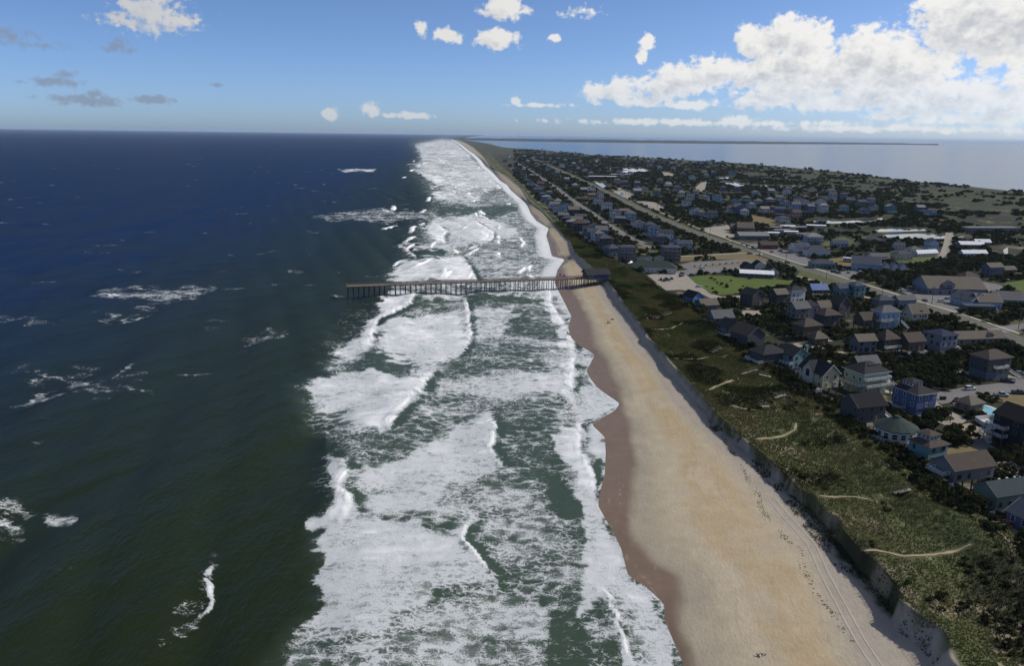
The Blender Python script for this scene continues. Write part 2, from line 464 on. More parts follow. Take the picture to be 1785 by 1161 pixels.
FOAM = [  # outline, foam cover, softness (photo units)
    ([(440, 1230), (480, 1161), (540, 1095), (562, 1040), (550, 985), (572, 905), (592, 880), (580, 830), (575, 800), (600, 775), (560, 735), (528, 685), (560, 655), (590, 605), (640, 585), (700, 530), (690, 505), (672, 483), (695, 461), (735, 450), (739, 403), (753, 379), (756, 345), (722, 290), (736, 277), (724, 251), (770, 242), (785, 240), (812, 252), (838, 270), (880, 305), (920, 335), (950, 375), (985, 430), (1010, 460), (1010, 520), (1030, 560), (1060, 610), (1090, 660), (1110, 720), (1110, 900), (1200, 1000), (1260, 1230)], .40, 30),
    (c7([(350, 130), (540, 90), (640, 110), (760, 230), (880, 330), (960, 440), (700, 560), (480, 520), (560, 420), (400, 330), (340, 290), (400, 235)]), .60, 5),
    (c7([(520, 560), (760, 590), (1050, 560), (1130, 610), (900, 660), (700, 640), (480, 640)]), .12, 4),  # dark cloud-shadow band on the water, painted by thinning the foam
    (c7([(480, 660), (780, 650), (1000, 700), (1120, 800), (900, 830), (600, 860), (540, 830), (410, 760)]), .78, 5),
    (c7([(320, 300), (460, 350), (620, 400), (560, 440), (430, 380)]), .8, 3),
    (c7([(460, 480), (620, 470), (640, 500), (560, 530)]), .95, 2),
    (c7([(400, 900), (540, 900), (560, 940), (480, 965), (370, 960)]), .02, 3),
    (c7([(230, 850), (340, 860), (540, 850), (650, 880), (560, 900), (400, 895), (320, 910)]), .65, 3),
    (c7([(140, 1090), (230, 1000), (480, 980), (660, 940), (740, 1010), (790, 1110), (500, 1120), (300, 1130)]), .86, 4),
    (c7([(700, 940), (900, 900), (1150, 960), (1200, 1060), (1000, 1100), (800, 1110)]), .52, 6),
    (c7([(-200, 650), (0, 640), (330, 620), (470, 660), (480, 690), (300, 680), (60, 690)]), .34, 3),
    # the pier stretch
    (cp([(310, 150), (420, 60), (770, 30), (860, 170), (700, 180), (420, 190)]), .9, 5),
    (cp([(860, 120), (1250, 90), (1290, 190), (900, 190)]), .5, 5),
    (cp([(290, 250), (470, 250), (500, 280), (450, 350), (330, 390), (250, 350)]), .9, 4),
    (cp([(500, 250), (860, 240), (900, 270), (760, 300), (560, 330), (480, 300)]), .62, 4),
    (cp([(830, 260), (900, 240), (1260, 280), (1300, 330), (1000, 320), (860, 330), (760, 300)]), .12, 5),
    (cp([(880, 235), (1000, 240), (1250, 265), (1260, 275), (1050, 270)]), .8, 2),
    (cp([(480, 280), (740, 300), (780, 370), (500, 380), (400, 420), (330, 420)]), .28, 5),
    (cp([(230, 470), (420, 410), (780, 380), (820, 500), (810, 600), (760, 650), (600, 700), (400, 690), (210, 600)]), .88, 5),
    (cp([(830, 370), (1100, 340), (1150, 420), (1000, 540), (850, 560)]), .66, 6),
    (cp([(1150, 340), (1330, 330), (1430, 500), (1380, 560), (1200, 560), (1080, 500)]), .22, 6),
    (cp([(0, 610), (160, 500), (220, 530), (220, 620), (130, 655), (40, 650)]), .9, 5),
    (cp([(1290, 220), (1400, 230), (1500, 300), (1490, 400), (1480, 560), (1630, 640), (1560, 729), (1470, 729), (1400, 520), (1340, 380)]), .82, 4),
    # the near surf
    (c2([(100, 160), (200, 108), (330, 95), (430, 120), (560, 95), (545, 150), (480, 235), (370, 312), (330, 290), (250, 250), (150, 200)]), .9, 6),
    (c2([(210, 10), (330, 0), (690, 0), (650, 60), (560, 90), (450, 80), (330, 40)]), .82, 6),
    (c2([(330, 45), (500, 95), (420, 118), (320, 90), (200, 90)]), .10, 5),
    (c2([(580, 120), (760, 110), (1030, 120), (1040, 170), (800, 190), (600, 180)]), .68, 8),
    (c2([(600, 190), (900, 190), (1000, 240), (760, 250), (560, 270)]), .42, 8),
    (c2([(260, 480), (400, 450), (560, 370), (700, 280), (760, 255), (795, 300), (770, 370), (805, 425), (740, 450), (560, 570), (420, 600), (280, 560)]), .80, 9),
    (c2([(270, 420), (420, 340), (600, 280), (540, 370), (400, 450), (260, 470)]), .30, 7),
    (c2([(800, 230), (1000, 260), (1060, 400), (1090, 480), (950, 500), (830, 430), (795, 350)]), .26, 8),
    (c2([(800, 420), (960, 500), (700, 600), (560, 600), (700, 480)]), .48, 8),
    (c2([(950, 510), (1060, 500), (1110, 560), (1100, 630), (1050, 640), (1000, 570)]), .06, 6),
    (c2([(190, 410), (250, 420), (255, 480), (265, 560), (300, 600), (420, 640), (640, 690), (690, 720), (780, 830), (780, 880), (600, 900), (430, 980), (320, 1040), (100, 1010), (170, 900), (130, 850), (200, 720), (140, 640), (220, 580), (190, 470)]), .80, 7),
    (c2([(700, 660), (960, 640), (1110, 680), (1000, 800), (880, 860), (790, 800)]), .46, 10),
    (c2([(100, 1010), (320, 1040), (430, 980), (780, 880), (930, 960), (960, 1250), (-100, 1250), (20, 1161)]), .50, 9),
    (c2([(430, 640), (660, 700), (640, 760), (470, 800), (300, 760), (300, 640)]), .92, 12),
    (c2([(990, 970), (1070, 960), (1150, 1040), (1180, 1250), (1000, 1250), (960, 1070)]), .12, 8),
    (c2([(1130, 1030), (1240, 1060), (1280, 1250), (1150, 1250)]), .34, 8),
    (c2([(1050, 0), (1085, 0), (1080, 180), (1130, 150), (1240, 205), (1180, 260), (1110, 275), (1180, 300), (1190, 400), (1170, 560), (1230, 690), (1255, 790), (1300, 860), (1420, 1040), (1480, 1250), (1280, 1250), (1200, 900), (1080, 990), (1120, 860), (1100, 700), (1110, 560), (1060, 420), (1000, 330), (1090, 310), (1040, 200)]), .86, 5),
    # out at sea
    ([(140, 520), (180, 508), (260, 502), (330, 502), (392, 506), (340, 516), (240, 521)], .48, 4),
    ([(170, 552), (240, 541), (275, 536), (262, 545), (210, 553)], .42, 3),
    ([(0, 545), (60, 556), (100, 565), (50, 566), (0, 562)], .26, 4),
    ([(40, 658), (100, 650), (160, 648), (150, 656), (80, 666)], .42, 4),
    ([(10, 700), (60, 687), (140, 675), (205, 660), (225, 636), (235, 632), (215, 662), (150, 686), (60, 697)], .44, 3),
    ([(-40, 866), (20, 872), (70, 888), (40, 892), (-40, 884)], .52, 4),
    ([(-40, 895), (20, 905), (30, 925), (-40, 922)], .55, 4),
    ([(80, 892), (110, 890), (135, 905), (130, 918), (85, 912)], .6, 5),
    ([(410, 596), (470, 578), (500, 572), (480, 592), (430, 602)], .3, 4),
    ([(540, 380), (620, 366), (700, 366), (760, 372), (730, 382), (620, 385)], .36, 3),
    ([(590, 296), (650, 294), (654, 298), (600, 299)], .7, 2),
    ([(262, 1112), (300, 1090), (340, 1068), (350, 1075), (320, 1100), (280, 1116)], .38, 4),
    ([(284, 1062), (330, 1044), (350, 1046), (330, 1062), (290, 1072)], .34, 3),
    ([(350, 990), (380, 950), (388, 955), (375, 990), (362, 1010)], .26, 4),
]
BORES = [  # crest line, height, foam width
    ([(752, 647), (748, 655), (735, 672), (712, 700), (690, 725), (672, 742), (655, 750)], 1.3, 3.2),
    (cp([(485, 262), (478, 280), (430, 350), (340, 390), (250, 430), (215, 470), (214, 520), (150, 640)]), 1.6, 4.0),
    ([(812, 520), (816, 545), (815, 560), (820, 580), (812, 605), (798, 620)], 1.0, 1.3),
    (c2([(768, 250), (772, 265), (790, 300), (770, 370), (802, 425), (815, 432)]), 1.1, 1.4),
    (c2([(720, 620), (700, 640), (668, 700), (720, 760), (780, 830), (792, 872)]), 1.0, 1.0),
    (c2([(188, 405), (230, 425), (252, 470), (212, 510), (262, 560), (228, 640)]), 2.0, 3.0),
    ([(366, 985), (361, 1005), (368, 1040), (357, 1060), (342, 1072)], 1.5, 1.1),
    (c2([(1188, 880), (1192, 900), (1240, 1030), (1275, 1140), (1290, 1180)]), 0.7, 0.8),
    (cp([(1330, 215), (1345, 330), (1400, 420), (1470, 520), (1490, 600), (1480, 700)]) + c2([(1060, 190), (1065, 215)]), 1.0, 2.4),
    (c2([(1100, 270), (1085, 380), (1140, 470), (1150, 540)]), 0.6, 1.6),
    (cp([(785, 20), (835, 90), (875, 180)]), 1.0, 1.3),
    (c7([(775, 690), (910, 760), (905, 800), (880, 835)]), 1.0, 1.6),
    (c7([(515, 720), (570, 750), (545, 790), (545, 835)]), 1.8, 4.0),
    (c7([(230, 850), (300, 900), (355, 950)]), 1.6, 0.8),
    (c7([(660, 940), (735, 1010), (790, 1110)]), 0.9, 1.2),
    ([(560, 700), (566, 740), (571, 790)], 1.2, 0.0),
    ([(440, 700), (500, 650), (560, 625), (590, 612)], 0.9, 0.0),
]

nr, nsurf, nout = 740, 330, 150
yr = 62.0 * np.exp(np.linspace(0, math.log(72000 / 62.0), nr))
surf_w = np.interp(yr, [62, 135, 250, 520, 1000, 3000, 8000, 72000], [85, 95, 130, 190, 190, 330, 700, 1500])
xs_r = XS(np.minimum(yr, 16000.0)) - 0.02 * np.maximum(yr - 16000, 0)
a = np.linspace(0, 1, nsurf)
b = np.linspace(0, 1, nout + 1)[1:]
Xg = np.empty((nr, nsurf + nout))
for i in range(nr):
    inner = xs_r[i] - surf_w[i] * a[::-1]
    left = min(-0.86 * yr[i] - 90, inner[0] - 60)
    outer = inner[0] + (left - inner[0]) * (b ** 1.5)
    Xg[i] = np.concatenate([outer[::-1], inner])
Yg = np.repeat(yr[:, None], Xg.shape[1], 1)
pxg, pyg = PX(Xg, Yg)
depth = np.maximum(xs_r[:, None] - Xg, 0)

wx = (fbm(Xg / 9, Yg / 9, 4, 3) - .5)
wy = (fbm(Xg / 9, Yg / 9, 4, 8) - .5)
wsc = np.clip((pyg - 225) / 400, 0.06, 1.0)
pxw = pxg + wx * 60 * wsc
pyw = pyg + wy * 44 * wsc
foam = np.zeros_like(Xg)
surf_m = None
for poly, dens, soft in FOAM:
    poly = np.array(poly)
    if poly[:, 0].max() < 560:      # thin scattered foam out at sea
        dens, soft = dens * .82, soft * 2.0
    s = soft * 1.6
    x0, y0 = poly.min(0) - s; x1, y1 = poly.max(0) + s
    sel = (pxw > x0) & (pxw < x1) & (pyw > y0) & (pyw < y1)
    if not sel.any():
        continue
    X_, Y_ = pxw[sel], pyw[sel]
    d = pdist(X_, Y_, poly, True)
    d = np.where(inpoly(X_, Y_, poly), d, -d)
    k = sstep(d, -s * 0.5, s * 0.5)
    foam[sel] = foam[sel] * (1 - k) + dens * k
    if surf_m is None:
        surf_m = np.zeros_like(Xg); surf_m[sel] = sstep(d, -40, 36)
# streaks running with the wind and lumpy cover
surfm = sstep(foam, 0.05, 0.3)
foam += surfm * (0.55 * (fbm(Xg / 6.0, Yg / 2.0, 4, 51) - .5) + 0.42 * (fbm(Xg / 26, Yg / 10, 3, 57) - .5) + .25 * (fbm(Xg / 2.2, Yg / 1.2, 3, 53) - .5))
far_s = sstep(Yg, 600, 1500) * surfm
foam += far_s * 0.45 * (fbm(Xg / 55, Yg / 160, 4, 63) - .42)

zg = np.zeros_like(Xg)
off = sstep(depth, 25, 120)
for (L, A, ang, sd) in ((62, .95, 6, 1), (41, .6, -9, 2), (24, .36, 18, 3), (15, .18, -28, 4)):
    ca, sa = math.cos(math.radians(ang)), math.sin(math.radians(ang))
    ph = (Xg * ca + Yg * sa) * 2 * math.pi / L + 5 * fbm(Xg / 160, Yg / 160, 2, 70 + sd)
    amp = A * (0.5 + fbm(Xg / 90, Yg / 120, 2, 80 + sd))
    zg += amp * (np.sin(ph) + 0.25 * np.cos(2 * ph)) * (0.25 + 0.75 * off)
zg *= 1 - 0.9 * sstep(Yg, 1500, 4000)
bore_s = np.zeros_like(Xg)
for line, h, w in BORES:
    g = GP(line)
    g = g[np.argsort(g[:, 1])]
    y0, y1 = g[0, 1], g[-1, 1]
    pad = 0.10 * (y1 - y0) + 1.0
    sel = (Yg > y0 - pad) & (Yg < y1 + pad)
    Yb, Xb_ = Yg[sel], Xg[sel]
    jit = (fbm(Xb_ * 0 + 1.5, Yb / 3.5, 3, int(h * 90)) - .5) * (1.2 + w * 0.7) + (fbm(Xb_ * 0 + 9.5, Yb / 0.9, 2, 7) - .5) * 0.5
    dx = Xb_ - (np.interp(Yb, g[:, 1], g[:, 0]) + jit)
    end = sstep(Yb, y0 - pad, y0 + pad) * (1 - sstep(Yb, y1 - pad, y1 + pad))
    end = end * np.clip(0.25 + 1.2 * fbm(Yb * 0 + h, Yb / 4, 3, 5), 0, 1)
    prof = np.where(dx < 0, np.exp(np.minimum(dx, 0) / (3.0 + w)), 1 - sstep(dx, 0, 0.9 + 0.3 * h))
    zg[sel] += .5 * h * end * prof
    if w > 0:
        wloc = w * (0.55 + 0.9 * fbm(Xb_ * 0 + 4, Yb / 5, 2, 31)) * np.clip(Yb / 260, 0.55, 4)
        fm = sstep(dx, -wloc, -wloc * 0.3) * (1 - sstep(dx, 0.5, 0.5 + 0.5 * w)) * end
        foam[sel] = np.maximum(foam[sel], fm * 1.30)
        foam[sel] += .22 * sstep(dx, -wloc * 6, 0) * (dx < 0) * end * (fm < .5)
        sh = sstep(dx, 0.4 + .4 * w, 0.8 + .6 * w) * (1 - sstep(dx, 1.5 + w, 4 + w)) * end
        foam[sel] -= sh * 0.42  # shaded wave front painted in as darker, foam-poor water ahead of the crest
        bore_s[sel] = np.maximum(bore_s[sel], fm)
# far-off breakers, too many to trace
rr = np.random.default_rng(4)
for k in range(150):
    Y0 = 560 * math.exp(rr.random() * 2.9)
    o = rr.choice([20, 55, 85, 120, 150]) * (0.8 + .5 * rr.random()) * np.interp(Y0, [500, 1500, 4000, 10000], [1, 1, 1.7, 3])
    X0 = float(XS(Y0)) - o
    L = rr.uniform(10, 30) * np.interp(Y0, [500, 4000], [1, 5])
    sel = np.abs(Yg - Y0) < L
    dx = Xg[sel] - X0 - (Yg[sel] - Y0) * rr.uniform(-.25, .25) - 4 * (fbm(Yg[sel] * 0 + k, Yg[sel] / 9, 2, k) - .5)
    end = 1 - sstep(np.abs(Yg[sel] - Y0), L * .3, L)
    wd_ = rr.uniform(2, 6) * np.interp(Y0, [500, 4000], [1, 3])
    zg[sel] += 1.1 * end * np.where(dx < 0, np.exp(np.minimum(dx, 0) / 4), 1 - sstep(dx, 0, 1.5))
    foam[sel] = np.maximum(foam[sel], 1.15 * end * sstep(dx, -wd_, -wd_ * .2) * (1 - sstep(dx, 1, 2.5)))
# scattered whitecaps offshore
wc = fbm(Xg / 26, Yg / 9, 4, 91)
foam = np.where(depth > 60, np.maximum(foam, 0.26 * sstep(wc, 0.745, 0.83)), foam)
# wash running up the sand: white lip, thin film behind it
lip = 1 - sstep(depth, 0.25, 0.9 + 0.004 * Yg)
foam = np.maximum(foam, lip * 1.0 * sstep(fbm(Xg / 5, Yg / 5, 3, 15), .3, .62))
foam = np.where(Yg > 500, np.maximum(foam, (1 - sstep(depth, 6, 16 + .004 * Yg)) * .95), foam)
foam = np.clip(foam, 0, 1.2)
zg *= sstep(depth, 0.2, 7)
zg = np.where(depth < 14, np.maximum(zg, tz(Xg, np.minimum(Yg, 15000)) + 0.05), zg)
zg += bore_s * 0.5 * (fbm(Xg / 1.1, Yg / 1.1, 3, 19) - .5)
zg += 0.12 * sstep(foam, .5, .9) * (fbm(Xg / 1.6, Yg / 1.6, 3, 29) - .5)

m_sea, t, o = mat('sea_water')
co = t.n('ShaderNodeTexCoord').outputs['Object']
fa = t.attr('foam').outputs['Fac']
da = t.attr('offshore').outputs['Fac']
warp = t.n('ShaderNodeTexNoise')
t.put(warp.inputs['Vector'], co)
warp.inputs['Scale'].default_value = 0.35
warp.inputs['Detail'].default_value = 4
wv = t.v('MULTIPLY_ADD', t.v('SUBTRACT', warp.outputs['Color'], (.5, .5, .5)), (4.5, 4.5, 0), co)


warp2 = t.n('ShaderNodeTexNoise')
t.put(warp2.inputs['Vector'], co)
warp2.inputs['Scale'].default_value = 1.1
warp2.inputs['Detail'].default_value = 3
wv2 = t.v('MULTIPLY_ADD', t.v('SUBTRACT', warp2.outputs['Color'], (.5, .5, .5)), (1.1, 1.4, 0), wv)


def cells(scale, vec, stretch=(.75, 1, 1)):
    vo = t.n('ShaderNodeTexVoronoi', feature='DISTANCE_TO_EDGE', voronoi_dimensions='2D')
    t.put(vo.inputs['Vector'], t.v('MULTIPLY', vec, stretch))
    vo.inputs['Scale'].default_value = scale
    return t.rng(vo.outputs['Distance'], 0.0, 0.42, 1.0, 0.0, False)


e1 = cells(.52, wv2)
e2 = cells(1.45, wv2)
fine = t.noise(wv2, 3.4, 5, .70)
mid = t.noise(co, 0.14, 5, .62)
e0 = cells(.22, wv2)
big = t.rng(t.noise(co, .05, 2), .38, .62)
cellp = t.m('ADD', t.m('MULTIPLY', t.m('POWER', t.m('ADD', t.m('MULTIPLY', e0, big), t.m('MULTIPLY', e1, t.m('SUBTRACT', 1.0, big))), 1.5), .36), t.m('MULTIPLY', e2, .25))
streak = t.noise(t.v('MULTIPLY', wv, (.22, 1.0, 1)), .9, 4, .6)
pat = t.m('ADD', t.m('ADD', cellp, .05), t.m('ADD', t.m('MULTIPLY', t.m('SUBTRACT', fine, .5), .85), t.m('ADD', t.m('MULTIPLY', t.m('SUBTRACT', mid, .5), .60), t.m('MULTIPLY', t.m('SUBTRACT', streak, .5), .75))))
thr = t.m('SUBTRACT', 0.70, t.m('MULTIPLY', fa, 0.70))
fcov = t.m('POWER', t.rng(t.m('SUBTRACT', pat, thr), -0.14, 0.25), 1.15)
fcov = t.m('MULTIPLY', fcov, t.rng(fa, 0.02, 0.16))
milky = t.m('MULTIPLY', t.attr('surf').outputs['Fac'], .8)
wcol = t.mix(t.rng(da, 90, 430), (0.0120, 0.0185, 0.0045), (0.0016, 0.0135, 0.052))
wcol = t.mix(t.m('MULTIPLY', t.rng(t.noise(co, 0.012, 3), .35, .75), .35), wcol, (0.012, 0.022, 0.016))
wcol = t.mix(milky, wcol, (0.050, 0.074, 0.052))
chop = t.m('ADD', t.m('MULTIPLY', t.noise(t.v('MULTIPLY', co, (1, .45, 1)), .16, 6, .62), 1.0), t.m('MULTIPLY', t.noise(t.v('MULTIPLY', co, (1, .6, 1)), .9, 4, .6), .22))
wcol = t.mix(t.m('MULTIPLY', t.rng(fa, .30, 1.0), .85), wcol, (0.33, 0.37, 0.35))
bp = t.n('ShaderNodeBump')
bp.inputs['Strength'].default_value = 0.9
bp.inputs['Distance'].default_value = 1.4
t.put(bp.inputs['Height'], chop)
wd_ = t.n('ShaderNodeBsdfDiffuse')
t.put(wd_.inputs['Color'], wcol)
wg = t.n('ShaderNodeBsdfGlossy')
wg.inputs['Color'].default_value = (.92, .96, 1, 1)
wg.inputs['Roughness'].default_value = .22
t.put(wg.inputs['Normal'], bp.outputs[0])
fr = t.n('ShaderNodeFresnel')
fr.inputs['IOR'].default_value = 1.33
t.put(fr.inputs['Normal'], bp.outputs[0])
ws = t.n('ShaderNodeMixShader')
t.put(ws.inputs[0], t.m('MINIMUM', t.m('MULTIPLY', fr.outputs[0], .45), .085))
m_sea.node_tree.links.new(wd_.outputs[0], ws.inputs[1])
m_sea.node_tree.links.new(wg.outputs[0], ws.inputs[2])
fd = t.n('ShaderNodeBsdfDiffuse')
fb = t.n('ShaderNodeBump')
fb.inputs['Strength'].default_value = .8
fb.inputs['Distance'].default_value = .5
t.put(fb.inputs['Height'], t.m('ADD', fine, t.noise(co, 6.0, 3)))
t.put(fd.inputs['Normal'], fb.outputs[0])
fcol = t.mix(t.m('MULTIPLY', t.noise(co, 2.2, 3), .45), (.70, .71, .71), (.48, .52, .53))
t.put(fd.inputs['Color'], t.mix(t.rng(fa, .85, 1.15), fcol, (.88, .88, .87)))
fs = t.n('ShaderNodeMixShader')
t.put(fs.inputs[0], fcov)
m_sea.node_tree.links.new(ws.outputs[0], fs.inputs[1])
m_sea.node_tree.links.new(fd.outputs[0], fs.inputs[2])
m_sea.node_tree.links.new(fs.outputs[0], o.inputs[0])

me = grid_mesh('ocean', Xg, Yg, zg)
add_attr(me, 'foam', foam)
add_attr(me, 'offshore', depth)
add_attr(me, 'surf', surf_m)
link('ocean', me, m=m_sea, kind='structure', label='dark blue-green ocean with white breaking surf')

# ------------------------------------------------------------------ land
nr2, nb, nv = 780, 280, 170
yl = 62.0 * np.exp(np.linspace(0, math.log(15000 / 62.0), nr2))
Xl = np.empty((nr2, nb + nv))
for i in range(nr2):
    Y = yl[i]
    x0 = float(XS(Y)) - 12; x1 = float(XB(Y)) + 16
    xa_ = max(float(XT(Y)) - 1.2, x0 + 10); xb_ = max(float(XE(Y)) + .8, xa_ + 1.5); x1 = max(x1, xb_ + 6)
    Xl[i, :nb] = np.concatenate([np.linspace(x0, xa_, 130, endpoint=False), np.linspace(xa_, xb_, 44, endpoint=False), np.linspace(xb_, x1, nb - 174)])
    x2 = max(min(float(XSND(Y)) + 12, 0.95 * Y + 130), x1 + 8)
    Xl[i, nb:] = x1 + (x2 - x1) * (np.linspace(0, 1, nv + 1)[1:])
Yl = np.repeat(yl[:, None], nb + nv, 1)
Zl = tz(Xl, Yl)
xs, xw, xt, xe, xb, xn = (np.asarray(f(Yl)) for f in (XS, XW, XT, XE, XB, XSND))
xw = np.where(Yl > 560, np.minimum(xw, xs + 7), xw)


def C(*c):
    return np.array(c)[None, None, :]


def lay(col, k, c):
    return col * (1 - k[..., None]) + c * k[..., None]


t_ = np.clip((Xl - xw) / np.maximum(xt - xw, 1), 0, 1)
n1 = fbm(Xl / 7, Yl / 22, 4, 101); n2 = fbm(Xl / 16, Yl / 30, 3, 103); n3 = fbm(Xl / 1.6, Yl / 1.6, 3, 107)
tw = t_ + .16 * (n2 - .5) + .10 * (n1 - .5)
dry, gold, damp, loose = C(.385, .325, .230), C(.375, .290, .175), C(.300, .262, .195), C(.330, .288, .235)
col = np.ones(Xl.shape + (3,)) * dry
col = lay(col, 1 - sstep(tw, .06, .30), damp)
gold_m = sstep(tw, .30, .42) * (1 - sstep(tw, .62, .74)) * sstep(n1, .25, .60)
col = lay(col, np.clip(gold_m * 1.1, 0, 1), gold)
col = lay(col, .5 * sstep(n1, .5, .7) * (1 - sstep(tw, .5, .8)), C(.43, .365, .265))
col = lay(col, sstep(tw, .70, .82), loose)
# small lobed high-water marks on the upper beach
mark = np.abs(((tw + .03 * n3) * 9) % 1 - .5)
col = lay(col, .30 * (1 - sstep(mark, .0, .09)) * sstep(n1, .4, .6), C(.24, .20, .145))
wet = 1 - sstep(Xl - xw + 3.2 * (n1 - .5) + 1.2 * (n2 - .5), -2.2, 1.8)
col = lay(col, wet, C(.165, .113, .073))
wetf = wet.copy()
# thin lines of foam left on the wet sand
fl = np.abs(fbm(Xl / 3.2 + .3 * n3, Yl / 5.0, 3, 131) - .5)
col = lay(col, wet * .22 * (1 - sstep(fl, .002, .014)) * sstep(fbm(Xl / 8, Yl / 12, 2, 133), .5, .65), C(.45, .43, .40))

scarp = sstep(Xl, xt - .5, xt + 1)
col = lay(col, scarp, loose * .95)
# dune cover
g_ = sstep(Xl + 3.2 * np.clip(230 / Yl, 0, 1) ** 2 * (fbm(Xl / 4, Yl / 4, 3, 111) - .5), xe - 1.6, xe + .4)
gn = fbm(Xl / 14, Yl / 14, 4, 113)
grass = C(.072, .082, .034) * (0.6 + .8 * gn[..., None])
grass = lay(grass, sstep(fbm(Xl / 10, Yl / 18, 3, 117), .5, .72), C(.095, .088, .042))
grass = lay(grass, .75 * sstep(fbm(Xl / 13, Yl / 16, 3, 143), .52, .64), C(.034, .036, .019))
grass = lay(grass, .8 * sstep(n3 * .5 + fbm(Xl / 12, Yl / 9, 3, 119) * .5, .60, .68), C(.26, .215, .145))
col = lay(col, g_, grass)
# the flat village ground behind
v_ = sstep(Xl + 5 * (gn - .5), xb + 2, xb + 8)
vn = fbm(Xl / 20, Yl / 20, 4, 121); vn2 = fbm(Xl / 60, Yl / 60, 3, 123)
vil = C(.030, .032, .018) * (.7 + .6 * vn[..., None])
vil = lay(vil, sstep(vn, .60, .72), C(.080, .074, .038))
vil = lay(vil, .75 * sstep(fbm(Xl / 9, Yl / 9, 4, 127), .70, .76), C(.24, .205, .150))
marsh = sstep(xn - Xl, 420, 260) * sstep(Yl, 900, 1500)
vil = lay(vil, marsh, C(.050, .054, .027) * (.5 + .9 * fbm(Xl / 40, Yl / 70, 4, 129)[..., None]))
col = lay(col, v_, vil)
farg = sstep(Yl, 3400, 4200) * sstep(Xl, xe, xe + 20)
col = lay(col, farg * .8, C(.062, .062, .036) * (.6 + .8 * vn2[..., None]))

m_land, t, o = mat('sand_and_turf')
co = t.n('ShaderNodeTexCoord').outputs['Object']
ca = t.attr('col')
rip = t.noise(t.v('MULTIPLY', co, (1, .55, 1)), 1.4, 5, .7)
grain = t.noise(co, 0.22, 5, .6)
f = t.m('MULTIPLY', t.m('MULTIPLY_ADD', t.m('SUBTRACT', rip, .5), .34, 1.0), t.m('MULTIPLY_ADD', t.m('SUBTRACT', grain, .5), .40, 1.0))
c = t.v('SCALE', ca.outputs['Color'])
t.put(c.node.inputs['Scale'], f)
b_ = t.n('ShaderNodeBsdfPrincipled')
t.put(b_.inputs['Base Color'], c)
wa = t.attr('wet').outputs['Fac']
t.put(b_.inputs['Roughness'], t.rng(wa, 0, 1, .95, .45))
t.put(b_.inputs['Specular IOR Level'], t.rng(wa, 0, 1, .12, .30))
bp = t.n('ShaderNodeBump')
t.put(bp.inputs['Strength'], t.rng(wa, 0, 1, .55, .03))
bp.inputs['Distance'].default_value = .30
t.put(bp.inputs['Height'], t.m('ADD', rip, t.m('MULTIPLY', t.noise(co, 3.2, 3), .5)))
t.put(b_.inputs['Normal'], bp.outputs[0])
m_land.node_tree.links.new(b_.outputs[0], o.inputs[0])
me = grid_mesh('ground', Xl, Yl, Zl)
add_col(me, 'col', col.reshape(-1, 3))
add_attr(me, 'wet', wetf)
link('ground', me, m=m_land, kind='structure', label='tan beach, grassy dune and flat village ground')

# ------------------------------------------------------------------ sound water, far shore
m_snd, t, o = mat('sound_water')
co = t.n('ShaderNodeTexCoord').outputs['Object']
b_ = t.n('ShaderNodeBsdfPrincipled')
b_.inputs['Base Color'].default_value = (.030, .048, .060, 1)
b_.inputs['Roughness'].default_value = .20
b_.inputs['IOR'].default_value = 1.33
bp = t.n('ShaderNodeBump')
bp.inputs['Strength'].default_value = .35
bp.inputs['Distance'].default_value = 1.0
t.put(bp.inputs['Height'], t.m('ADD', t.noise(t.v('MULTIPLY', co, (.4, 1, 1)), .12, 4), t.noise(t.v('MULTIPLY', co, (.3, 1, 1)), .004, 3)))
t.put(b_.inputs['Normal'], bp.outputs[0])
m_snd.node_tree.links.new(b_.outputs[0], o.inputs[0])
yy = 700.0 * np.exp(np.linspace(0, math.log(72000 / 700.0), 60))
xl_ = np.where(yy < 14500, XSND(np.minimum(yy, 14500.)) - 40, -1178 - 0.02 * (yy - 14500))
xl_ = np.where(yy > 15500, xs_r[-1] * 0 + (XS(np.full_like(yy, 15900.)) - 0.02 * np.maximum(yy - 16000, 0)), xl_)
xr_ = np.maximum(1.4 * yy + 400, xl_ + 200)
Xn = xl_[:, None] + (xr_ - xl_)[:, None] * np.linspace(0, 1, 24)[None, :]
Yn = np.repeat(yy[:, None], 24, 1)
link('sound_water', grid_mesh('sound_water', Xn, Yn, Xn * 0 - .15), m=m_snd, kind='structure', label='pale calm sound water behind the island')

m_far = plain('far_woods', (.045, .052, .036), .95, var=.3, scale=.003)


def far_strip(name, near, farp, h):
    n_ = GP(near); f_ = GP(farp)
    L = 220
    s = np.linspace(0, 1, L)
    def rs(p):
        q = np.linspace(0, 1, len(p))
        return np.stack([np.interp(s, q, p[:, 0]), np.interp(s, q, p[:, 1])], 1)
    n_, f_ = rs(n_), rs(f_)
    rows_x, rows_y, rows_z = [], [], []
    for k, (tt, hh) in enumerate(((0, -.5), (0.02, .5), (.04, .8), (.06, 1.0), (.5, 1.0), (.97, 1.0), (1, -.5))):
        p = n_ * (1 - tt) + f_ * tt
        rows_x.append(p[:, 0]); rows_y.append(p[:, 1])
        rows_z.append(hh * h * (0.45 + 1.0 * fbm(s * 55 + k * 3.1, s * 0 + k, 3, 7)) if hh > 0 else np.full(L, hh))
    me = grid_mesh(name, np.array(rows_x), np.array(rows_y), np.array(rows_z), False)
    return link(name, me, m=m_far, kind='structure', label='low wooded far shore across the sound')


